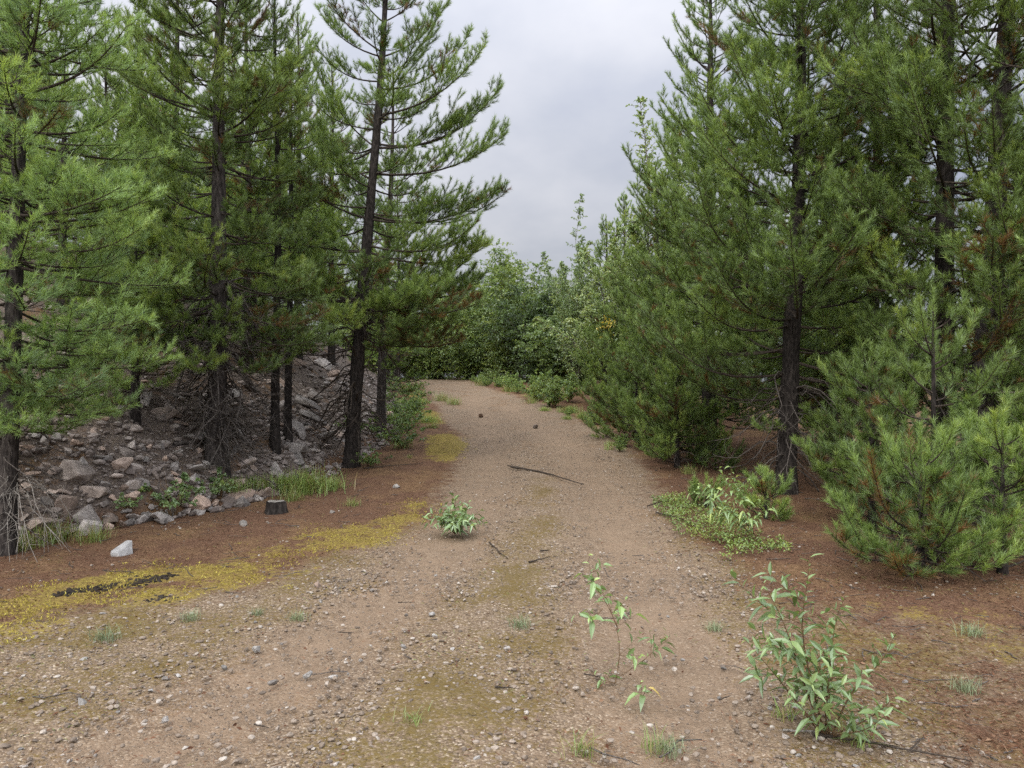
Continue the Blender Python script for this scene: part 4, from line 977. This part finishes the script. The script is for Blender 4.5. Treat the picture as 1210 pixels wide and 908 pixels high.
# ------------------------------------------------------------------ hero saplings (long soft leaves on thin stems)
def sapling(loc, label, stems, seed, ll=.085, lw=.026, per=.028, tint=.5, name="willow_sapling", cat="willow sapling", droop=.35, m=None, sub=.6, r0=.005, s0m=.3):
    """stems: list of polylines (local metres)"""
    rg = np.random.default_rng(seed)
    st, lf = Geo(), Geo()
    for pl in stems:
        pl = np.asarray(pl, float)
        sL = np.r_[0, np.cumsum(np.linalg.norm(np.diff(pl, axis=0), axis=1))]
        sm = np.linspace(0, sL[-1], 9)
        P = np.stack([np.interp(sm, sL, pl[:, i]) for i in range(3)], 1)
        P[1:-1] = .5 * P[1:-1] + .25 * (P[:-2] + P[2:])
        tubes(st, P, r0 * (1 - .75 * np.linspace(0, 1, 9)) * (.6 + .5 * sL[-1]), 6)
        lines = [(P, s0m)]
        for k in range(int(sL[-1] * 9 * sub)):
            i = rg.integers(2, 7); az = rg.uniform(0, 6.28)
            d = nrm(np.array([cos(az), sin(az), rg.uniform(.0, .8)])); l = rg.uniform(.08, .22) * sL[-1] / .6
            Q = np.stack([P[i] + d * l * t + np.array([0, 0, .15 * l * t * t]) for t in np.linspace(0, 1, 9)])
            tubes(st, Q, r0 * .4 * (1 - .7 * np.linspace(0, 1, 9)), 5); lines.append((Q, .2))
        for Q, s0 in lines:
            ql = np.linalg.norm(Q[-1] - Q[0]); n = max(3, int(ql * (1 - s0) / per))
            s = s0 + (1 - s0) * (np.arange(n) + .6) / n
            i = np.minimum((s * 8).astype(int), 7); f = (s * 8 - i)[:, None]
            f = np.minimum(f, 1)
            B = Q[i] * (1 - f) + Q[np.minimum(i + 1, 8)] * f; T = nrm(Q[np.minimum(i + 1, 8)] - Q[i])
            ga = np.arange(n) * 2.4 + rg.uniform(0, 6.28)
            o1 = nrm(np.cross(T, np.array([.3, .2, 1.]))); o2 = np.cross(T, o1)
            out_ = np.cos(ga)[:, None] * o1 + np.sin(ga)[:, None] * o2
            D = nrm(T * rg.uniform(.3, .8, (n, 1)) + out_ + np.array([0, 0, .1]))
            N = nrm(T + rg.normal(0, .25, (n, 3)) + np.array([0, 0, .5]))
            sz = rg.uniform(.4, 1.25, n) * np.where(s > .9, .75, 1)
            leaves(lf, rg, B, D, N, ll * sz, lw * sz, np.clip(rg.normal(tint, .16, n) + .25 * (s > .85), 0, 1), fold=.22, droop=droop, fine=True)
    t = thing(name, label, cat, loc)
    obj("stem", st.mesh("stem", m_stem, True), t); obj("crown", lf.mesh("crown", m or m_sap), t)
    return t
x, y, z = hit(978, 872)
k = y / FPX
def P2(*pts): return [((u - 978) * k, dy, (872 - v) * k) for u, v, dy in pts]
sapling((x, y, z), "bushy willow sapling with long leaves in the right foreground", [
    P2((975, 872, 0), (958, 800, .02), (945, 735, 0), (953, 690, -.02), (957, 658, 0)),
    P2((972, 870, 0), (940, 790, -.05), (922, 735, -.08), (905, 705, -.1), (893, 682, -.1)),
    P2((980, 872, 0), (985, 800, .05), (998, 740, .1), (1010, 712, .1)),
    P2((982, 872, 0), (1000, 810, -.05), (1030, 775, -.1), (1042, 740, -.12)),
    P2((972, 872, 0), (930, 815, .05), (905, 785, .08), (888, 765, .1)),
    P2((975, 872, 0), (965, 800, -.12), (960, 760, -.2)),
    P2((978, 872, 0), (940, 830, -.16), (915, 800, -.22)),
    P2((978, 872, 0), (1010, 835, -.14), (1035, 800, -.2)),
    P2((978, 872, 0), (990, 810, .18), (985, 770, .25)),
    P2((978, 872, 0), (1000, 840, -.2), (1010, 815, -.28)),
], 71, ll=.080, lw=.022, per=.019, tint=.42, sub=1.35, droop=.22, s0m=.28)
x, y, z = hit(538, 632); k2 = y / FPX
def loc_px(u0, v0, kk): return lambda *pts: [((u - u0) * kk, dy, (v0 - v) * kk) for u, v, dy in pts]
q = loc_px(538, 632, k2)
sapling((x, y, z), "small round bushy willow growing in the road by the moss strip",
        [q((538, 632, 0), (538 + dx * .8, 612, dy * .5), (538 + dx * 1.2, vv + 4, dy * 1.2)) for dx, vv, dy in
         [(0, 582, 0), (-12, 584, .1), (14, 588, -.05), (-24, 602, -.1), (26, 600, .1), (-18, 612, -.2), (20, 612, -.2), (5, 596, .2), (-6, 592, -.15), (10, 604, -.25), (-28, 616, .05), (29, 615, 0), (0, 610, -.3), (-10, 606, .25)]],
        72, ll=.085, lw=.028, per=.022, tint=.36, sub=1.3, droop=.3, r0=.004, s0m=.05)
x, y, z = hit(727, 808); k3 = y / FPX; q = loc_px(727, 808, k3)
sapling((x, y, z), "sparse broad leaved poplar sprig with tall thin stem in the road's middle", [
    q((727, 808, 0), (733, 775, 0), (731, 745, 0), (720, 720, 0), (712, 690, -.02), (702, 700, -.03)),
    q((731, 745, 0), (718, 715, .02), (700, 690, .03), (695, 655, .03)),
    q((712, 720, 0), (700, 732, -.03), (675, 722, -.05)),
    q((727, 808, 0), (705, 802, 0), (694, 790, 0))], 73, ll=.075, lw=.028, per=.038, tint=.42, sub=1.7, name="poplar_sprig", cat="sapling", r0=.003)
x, y, z = hit(727, 808)
q = loc_px(727, 808, k3)
sapling((x + .02, y + .05, z), "low trailing sprig whose leaf cluster lies right of the tall thin sprig", [
    q((727, 806, 0), (760, 795, .1), (785, 778, .15), (795, 762, .2)),
    q((760, 795, .1), (783, 785, .2), (800, 788, .22)), q((770, 790, .1), (772, 770, .1), (768, 755, .1))], 74, ll=.07, lw=.022, per=.035, tint=.35, sub=.8, name="trailing_sprig", cat="sapling", r0=.0025)
x, y, z = hit(757, 832); q = loc_px(757, 832, y / FPX)
sapling((x, y, z), "tiny drooping broad leaved sprig nearest the camera in mid road", [q((757, 832, 0), (758, 818, 0), (757, 806, 0)), q((757, 830, 0), (762, 815, -.02), (766, 810, -.02))], 75, ll=.09, lw=.030, per=.014, tint=.5, sub=0,
        name="leafy_sprig", cat="sapling", droop=.8, r0=.003)
x, y, z = hit(880, 642); k5 = y / FPX; q = loc_px(880, 642, k5)
sapling((x, y, z), "drooping willow sapling over the green ground cover at the right road edge", [
    q((915, 655, 0), (890, 632, 0), (870, 600, 0), (862, 575, 0), (864, 552, 0)),
    q((880, 625, 0), (850, 605, .05), (832, 580, .1), (826, 572, .1)), q((885, 630, 0), (855, 595, -.1), (850, 575, -.12)), q((890, 632, 0), (885, 612, -.1), (872, 600, -.15)),
    q((872, 605, 0), (880, 585, .1), (885, 575, .15)), q((905, 650, 0), (915, 640, -.1), (921, 636, -.1))], 76, ll=.105, lw=.03, per=.021, tint=.56, sub=1.3, droop=.7)

# ------------------------------------------------------------------ ground cover, grass, litter
rg = np.random.default_rng(81)
gc_poly = ground_px([(755, 592), (800, 588), (850, 600), (915, 632), (935, 655), (905, 662), (870, 668), (835, 645), (800, 635), (775, 622)])
mn, mxx = gc_poly.min(0), gc_poly.max(0)
n = 9000
X = rg.uniform(mn[0], mxx[0], n); Y = rg.uniform(mn[1], mxx[1], n)
kp = poly_sd(X, Y, gc_poly) + .5 * (fbm(X, Y, .4, 51) - .5) > .05
kp &= fbm(X, Y, .25, 52) > .40
X, Y = X[kp], Y[kp]; n = len(X)
hgt = rg.uniform(.01, .09, n) * (fbm(X, Y, .3, 53) + .4)
B = np.stack([X, Y, terrain(X, Y) + hgt], 1)
a = rg.uniform(0, 6.28, n)
g = Geo()
leaves(g, rg, B, np.stack([np.cos(a), np.sin(a), rg.uniform(.1, 1.1, n)], 1), nrm(rg.normal(size=(n, 3)) * .4 + np.array([0, 0, 1.])), rg.uniform(.02, .036, n), rg.uniform(.012, .018, n),
       np.clip(.62 + .9 * (fbm(X, Y, .35, 54) - .5) + rg.normal(0, .15, n), 0, 1), droop=.1)
kind(obj("ground_cover", g.mesh("ground_cover", m_cover)), "stuff", "bright green creeping ground cover at the right road edge")

def tuft_mesh(seed, nbl, h, spread, wd, m, tint, dry=.2):
    rg = np.random.default_rng(seed); g = Geo()
    az = rg.uniform(0, 6.28, nbl); l = h * rg.uniform(.5, 1.1, nbl); ou = rg.uniform(.1, 1.15, nbl)
    b0 = np.stack([rg.normal(0, spread * .3, nbl), rg.normal(0, spread * .3, nbl), np.full(nbl, -.01)], 1)
    d = np.stack([np.cos(az), np.sin(az), 0 * az], 1); sdv = np.stack([-np.sin(az), np.cos(az), 0 * az], 1)
    rows = []
    for t, wk in ((0, 1), (.35, .9), (.7, .6), (1, .05)):
        c = b0 + d * (l * ou * t ** 1.7)[:, None] + np.array([0, 0, 1.]) * (l * (t - .45 * ou * t ** 2.2))[:, None]
        rows.append(c - sdv * wd * .5 * wk); rows.append(c + sdv * wd * .5 * wk)
    V = np.stack(rows, 1)
    F = np.array([(0, 1, 3, 2), (2, 3, 5, 4), (4, 5, 7, 6)])
    Q = (np.arange(nbl)[:, None, None] * 8 + F[None]).reshape(-1, 4)
    tt = np.where(rg.random(nbl) < dry, rg.uniform(0, .3, nbl), np.clip(rg.normal(tint, .15, nbl), 0, 1))
    g.add(V, None, Q, np.repeat(tt, 8)); return g.mesh("grass_tuft", m)
T1 = tuft_mesh(1, 420, .50, .7, .009, m_grass, .8, .15)
T2 = tuft_mesh(2, 150, .24, .25, .005, m_grass, .55, .35)
T3 = tuft_mesh(3, 110, .13, .14, .003, m_weed, .6, .1)
T4 = tuft_mesh(4, 45, .10, .08, .0028, m_grass, .6, .3)
def tuft(me, u, v, sc, label, group=None):
    o = obj("grass_tuft", me, None, hit(u, v)); o.scale = (sc, sc, sc); o.rotation_euler = (0, 0, RNG.uniform(0, 6))
    return tag(o, label, "grass tuft", group)
for a in [(T1, 362, 582, .85, "largest lush grass clump behind the stump"), (T1, 330, 580, .6, "lush grass clump left of the largest one by the stump"), (T1, 300, 577, .42, "grass clump between leafy weeds and stump"),
          (T1, 388, 578, .45, "grass clump right of the largest one toward the black trunk"), (T2, 345, 592, .9, "short grass clump just behind the charred stump"), (T1, 275, 580, .45, "grass clump beside the boulder under the shaggy pine"),
          (T2, 62, 640, 1.3, "dry grass clump at the foot of the leaning left pine"), (T2, 108, 640, 1.0, "dry grass clump between left pine and pale boulder"), (T2, 35, 648, 1.1, "dry grass clump against the leaning left trunk"), (T2, 415, 598, .6, "small green grass clump on needles below the black trunk"),
          (T3, 124, 758, 1.1, "grey green weed tuft on the near left gravel"), (T3, 224, 733, .8, "faint grey green weed tuft beside the moss strip"), (T3, 305, 727, .6, "small grey green tuft on gravel below the moss strip"), (T3, 352, 733, .7, "thin grey green tuft right of the moss strip"),
          (T3, 615, 742, .9, "grey green tuft left of the tall thin sprig"), (T4, 488, 858, 1.2, "small grass tuft on near road's olive moss"), (T4, 775, 885, 1.3, "wispy grass tuft at the bottom of the road"), (T4, 688, 890, 1.3, "wispy grass tuft at the bottom below the sprigs"),
          (T3, 790, 890, .8, "grey green tuft at the bottom of the picture left of the willow"), (T3, 1150, 752, 1.0, "grey green tuft on brown litter at far right"), (T3, 1140, 818, .9, "small tuft right of the near willow sapling"), (T4, 1010, 880, 1.6, "dry grass at the near willow's foot"),
          (T2, 522, 474, 1.6, "green weed patch in the middle of the far road"), (T2, 536, 478, 1.3, "yellowish weed patch beside the green one on the far road"), (T2, 568, 456, 1.6, "dry grass on the far right verge"), (T2, 600, 462, 1.3, "dry grass clump under the alder verge"),
          (T4, 930, 850, 1.4, "grass tuft left of the near willow's foot"), (T3, 845, 745, .7, "sparse tuft on the right wheel track's edge"), (T2, 815, 560, .8, "green grass clump under the right pines"), (T2, 735, 505, 1.4, "yellow green grass at the conifer's foot"), (T2, 700, 497, 1.3, "grass along the right verge before the conifer"), (T2, 770, 520, 1.1, "grass on the right verge past the conifer")]:
    tuft(*a)
for i in range(36):
    if i < 24: yv = rr.uniform(12.5, 30); x = right_edge(yv) + rr.uniform(-.15, .7); lb, gp = "grass tuft along the right verge below the shrubs", "grass tufts along the right verge"
    else: yv = rr.uniform(12.5, 26); x = float(np.interp(yv, FY, FX)) + rr.uniform(-.2, .9); lb, gp = "grass tuft along the left verge beyond the black trunk", "grass tufts along the left verge"
    o = obj("grass_tuft", (T2, T4, T1)[i % 3], None, (x, yv, float(terrain(x, yv)))); sc = rr.uniform(.5, 1.2) * (1, 2, .5)[i % 3]; o.scale = (sc, sc, sc); o.rotation_euler = (0, 0, rr.uniform(0, 6)); tag(o, lb, "grass tuft", gp)
# sparse low blades over the near gravel
rg = np.random.default_rng(91); g = Geo()
n = 7000
Y = 2.8 * (9 / 2.8) ** rg.random(n); X = rg.uniform(-.7, .7, n) * Y
tl_ = np.maximum(np.exp(-(line_d(X, Y, trackL) / .4) ** 2), np.exp(-(line_d(X, Y, trackR) / .5) ** 2))
kp = (fbm(X, Y, .5, 61) > .53) & (rg.random(n) > tl_) & (bank_d(X, Y) < -.1)
X, Y = X[kp], Y[kp]; n = len(X)
a = rg.uniform(0, 6.28, n)
leaves(g, rg, np.stack([X, Y, terrain(X, Y)], 1), np.stack([np.cos(a), np.sin(a), rg.uniform(.2, 1.6, n)], 1), np.stack([np.cos(a + 1.6), np.sin(a + 1.6), 0 * a + .4], 1), rg.uniform(.02, .055, n), .0028, rg.uniform(0, .62, n), droop=.3)
kind(obj("sparse_grass", g.mesh("sparse_grass", m_grass)), "stuff", "sparse short dry blades on the gravel")
# fallen needles
rg = np.random.default_rng(92); g = Geo()
n = 90000
Y = 2.9 * (15 / 2.9) ** rg.random(n); X = rg.uniform(-.7, .7, n) * Y
rd, _m = zone(X, Y)
kp = rg.random(n) < np.clip(1.02 - rd, .05, 1)
X, Y = X[kp], Y[kp]; n = len(X)
a = rg.uniform(0, 6.28, n); l = rg.uniform(.03, .075, n)
B = np.stack([X, Y, terrain(X, Y) + .004 + rg.random(n) * .012], 1); D = np.stack([np.cos(a), np.sin(a), rg.normal(0, .12, n)], 1)
sd = np.stack([-np.sin(a), np.cos(a), rg.normal(0, .4, n)], 1) * .0016
V = np.stack([B - sd, B + sd, B + D * l[:, None]], 1).reshape(-1, 3)
g.add(V, np.arange(3 * n).reshape(-1, 3), None, np.repeat(rg.random(n) ** 1.3, 3))
kind(obj("needle_litter", g.mesh("needle_litter", m_strand)), "stuff", "fallen rusty pine needles on the forest floor")

# ------------------------------------------------------------------ sticks, stump, charred crumbs
def stick(pts, r, label, m=None, lift=.01, forks=(), name="stick", seed=0, cat="stick"):
    rg = np.random.default_rng(seed + 500)
    w_ = []
    for u, v in pts:
        x, y, z = hit(u, v); w_.append((x, y, z + r + lift))
    w_ = np.array(w_); s = np.linspace(0, len(w_) - 1, 12)
    P = np.stack([np.interp(s, np.arange(len(w_)), w_[:, i]) for i in range(3)], 1)
    P[1:-1] += rg.normal(0, r * .5, (10, 3)) * np.array([1, 1, .3])
    o0 = w_[0].copy(); g = Geo()
    tubes(g, P - o0, r * (1 - .6 * np.linspace(0, 1, 12)) * (1 + rg.normal(0, .08, 12)), 7)
    for (i, dx, dy, dz, rr_) in forks:
        tubes(g, np.stack([P[i] - o0 + np.array([dx, dy, dz]) * t for t in (0, .5, 1)]), np.array([rr_, rr_ * .8, rr_ * .4]), 5)
    return tag(obj(name, g.mesh(name, m or m_limb, True), None, o0), label, cat)
stick([(604, 554), (640, 560), (690, 575)], .017, "long dark fallen stick lying across the road", forks=[(0, -.06, .05, .02, .012), (1, .05, -.12, .0, .008), (2, -.1, .1, .03, .008)], seed=1)
stick([(625, 667), (650, 661)], .008, "short dark twig on the road below the round willow", seed=2)
stick([(578, 643), (590, 655), (600, 662)], .007, "bent brown twig beside the round willow", forks=[(5, .08, .02, .0, .004)], seed=3)
stick([(638, 654), (650, 653)], .009, "tiny dark twig right of the round willow", seed=4)
stick([(585, 816), (606, 817)], .006, "dark bark sliver on the near road left of the sprigs", seed=5)
stick([(205, 530), (238, 525)], .03, "thick dead log end among the rocks below the shaggy pine", m=m_dead, seed=6)
stick([(322, 543), (345, 522), (370, 496)], .012, "thin leaning grey pole behind the grass clump", m=m_dead, seed=7, lift=.06)
stick([(960, 872), (1010, 880), (1060, 890), (1150, 906)], .007, "dark dry branch trailing right from the near willow's foot", forks=[(5, .08, -.1, .03, .004), (8, .1, .08, .02, .004)], seed=8)
stick([(925, 868), (960, 870), (1000, 872)], .006, "pale dry stem lying at the near willow's foot", m=m_bleach, seed=9)
stick([(775, 608), (800, 614), (820, 622)], .010, "dark dead runner at the edge of the green ground cover", seed=10, forks=[(3, -.1, -.06, .02, .005), (6, .12, -.08, .03, .005)])
stick([(765, 600), (790, 592)], .008, "dark dead runner at the upper edge of the ground cover", seed=11)
stick([(430, 555), (460, 552), (500, 549)], .009, "dark twig on red needles right of the black trunk", seed=12)
stick([(1060, 660), (1085, 655), (1130, 640)], .012, "dark dead branch under the young pines at right", seed=13)
for i, (u, v) in enumerate([(400, 750), (690, 800), (850, 830), (540, 850), (300, 860), (470, 715)]):
    du = RNG.uniform(10, 26)
    o = stick([(u, v), (u + du, v + RNG.uniform(-6, 6))], .004, "small brown twig lying on the near gravel", seed=20 + i, name="twig"); o["group"] = "small twigs on the near gravel"
# stump
x, y, z = hit(326, 606)
t = thing("stump", "small charred tree stump with pale cut top beside the road", "stump", (x, y, z))
g = Geo(); th = np.arange(18) / 18 * 2 * pi; rgs = np.random.default_rng(3)
lob = 1 + .10 * np.sin(3 * th + 1) + rgs.normal(0, .05, 18)
zz = np.array([-.03, .02, .06, .10, .125]); rr2 = np.array([.135, .115, .105, .10, .098])
V = np.stack([rr2[:, None] * lob * np.cos(th), rr2[:, None] * lob * np.sin(th), zz[:, None] + 0 * th + rgs.normal(0, .004, (5, 18))], -1)
j = np.arange(4)[:, None] * 18; q_ = np.arange(18)[None]
g.add(V, None, np.stack([j + q_, j + (q_ + 1) % 18, j + 18 + (q_ + 1) % 18, j + 18 + q_], -1).reshape(-1, 4))
obj("bark", g.mesh("bark", m_bark), t)
g = Geo(); top = V[-1] * np.array([.93, .93, 1]) + np.array([0, 0, .003])
g.add(np.vstack([top, top.mean(0) + np.array([0, 0, .006])]), [(i, (i + 1) % 18, 18) for i in range(18)])
obj("cut_face", g.mesh("cut_face", m_bleach), t)
# black crumbs along the moss
rg = np.random.default_rng(77)
ln_ = ground_px([(72, 703), (110, 699), (150, 692), (200, 684)])
n = 420
s = rg.random(n) * 3; i = np.minimum(s.astype(int), 2); f = (s - i)[:, None]
XY = ln_[i] * (1 - f) + ln_[i + 1] * f + rg.normal(0, .035, (n, 2)) * np.array([1, 1.3])
Sz = rg.uniform(.007, .026, n)
g = scatter_stones(rg, XY[:, 0], XY[:, 1], Sz, 1, None, rg.random(n), sink=.5)
o = obj("charred_crumbs", g.mesh("charred_crumbs", m_black)); kind(o, "stuff", "line of black charred crumbs on the moss at left")
XY = np.array(hit(190, 708)[:2]) + rg.normal(0, .07, (60, 2)); Sz = rg.uniform(.006, .018, 60)
g = scatter_stones(rg, XY[:, 0], XY[:, 1], Sz, 1, None, rg.random(60), sink=.5)
o = obj("charred_crumbs", g.mesh("charred_crumbs", m_black)); kind(o, "stuff", "small patch of black crumbs below the long line")
# ragged raised moss tips
rg = np.random.default_rng(79); g = Geo(); n = 80000
Y = 4.5 * (20 / 4.5) ** rg.random(n); X = rg.uniform(-.72, .1, n) * Y
mz = np.maximum.reduce([poly_sd(X, Y, p) for p in (mossA, mossB, mossC)])
kp = (mz + 1.0 * (fbm(X, Y, .5, 71) - .42) + .25 * (fbm(X, Y, .12, 73) - .5) > .05) & (fbm(X, Y, .16, 21) > .48); X, Y = X[kp], Y[kp]; n = len(X)
a = rg.uniform(0, 6.28, n)
leaves(g, rg, np.stack([X, Y, terrain(X, Y) + .012], 1), np.stack([np.cos(a), np.sin(a), rg.uniform(.3, 1.8, n)], 1), nrm(rg.normal(size=(n, 3)) + np.array([0, 0, .4])), rg.uniform(.012, .034, n), rg.uniform(.004, .009, n),
       np.clip(.3 + .7 * fbm(X, Y, .2, 74) + rg.normal(0, .18, n), 0, 1), droop=.1)
m_moss = foliage_mat("moss_tips", [(0, (.07, .05, .015)), (.4, (.17, .135, .03)), (.75, (.30, .25, .055)), (1, (.38, .34, .09))], .15, spec=0)
kind(obj("moss", g.mesh("moss", m_moss)), "stuff", "ragged yellow green moss tips on the mats by the road")
rg = np.random.default_rng(80); g = Geo(); n = 900
Y = 3.2 * (15 / 3.2) ** rg.random(n); X = rg.uniform(-.68, .68, n) * Y
rd, _m = zone(X, Y); kp = rg.random(n) < np.clip(.95 - rd, .06, 1); X, Y = X[kp], Y[kp]; n = len(X)
a = rg.uniform(0, 6.28, n); l = rg.uniform(.05, .28, n); z = terrain(X, Y) + .012
D = np.stack([np.cos(a), np.sin(a), rg.normal(0, .08, n)], 1); b0 = np.stack([X, Y, z], 1); kk = rg.normal(0, .06, (n, 3)) * l[:, None]
P = np.stack([b0, b0 + D * (l * .35)[:, None] + kk, b0 + D * (l * .7)[:, None] - kk * .5, b0 + D * l[:, None]], 1); P[..., 2] = np.maximum(P[..., 2], z[:, None] - .004)
tubes(g, P, np.outer(rg.uniform(.0015, .0045, n), [1, .9, .75, .5]), 5)
kind(obj("litter", g.mesh("litter", m_dead, True)), "stuff", "broken dead twigs lying in the needle litter")
# dry bark and leaf crumbs on the litter
rg = np.random.default_rng(78); n = 12000
Y = 3 * (14 / 3) ** rg.random(n); X = rg.uniform(-.68, .68, n) * Y
rd, _m = zone(X, Y); kp = rg.random(n) < np.clip(1.0 - rd, .12, 1); X, Y = X[kp], Y[kp]; n = len(X)
a = rg.uniform(0, 6.28, n); g = Geo()
leaves(g, rg, np.stack([X, Y, terrain(X, Y) + .006], 1), np.stack([np.cos(a), np.sin(a), rg.normal(0, .25, n)], 1), nrm(rg.normal(size=(n, 3)) * .35 + np.array([0, 0, 1.])), rg.uniform(.012, .04, n), rg.uniform(.006, .018, n), rg.random(n), droop=0)
kind(obj("bark_crumbs", g.mesh("bark_crumbs", m_strand)), "stuff", "brown bark flakes and dead leaves on the ground")
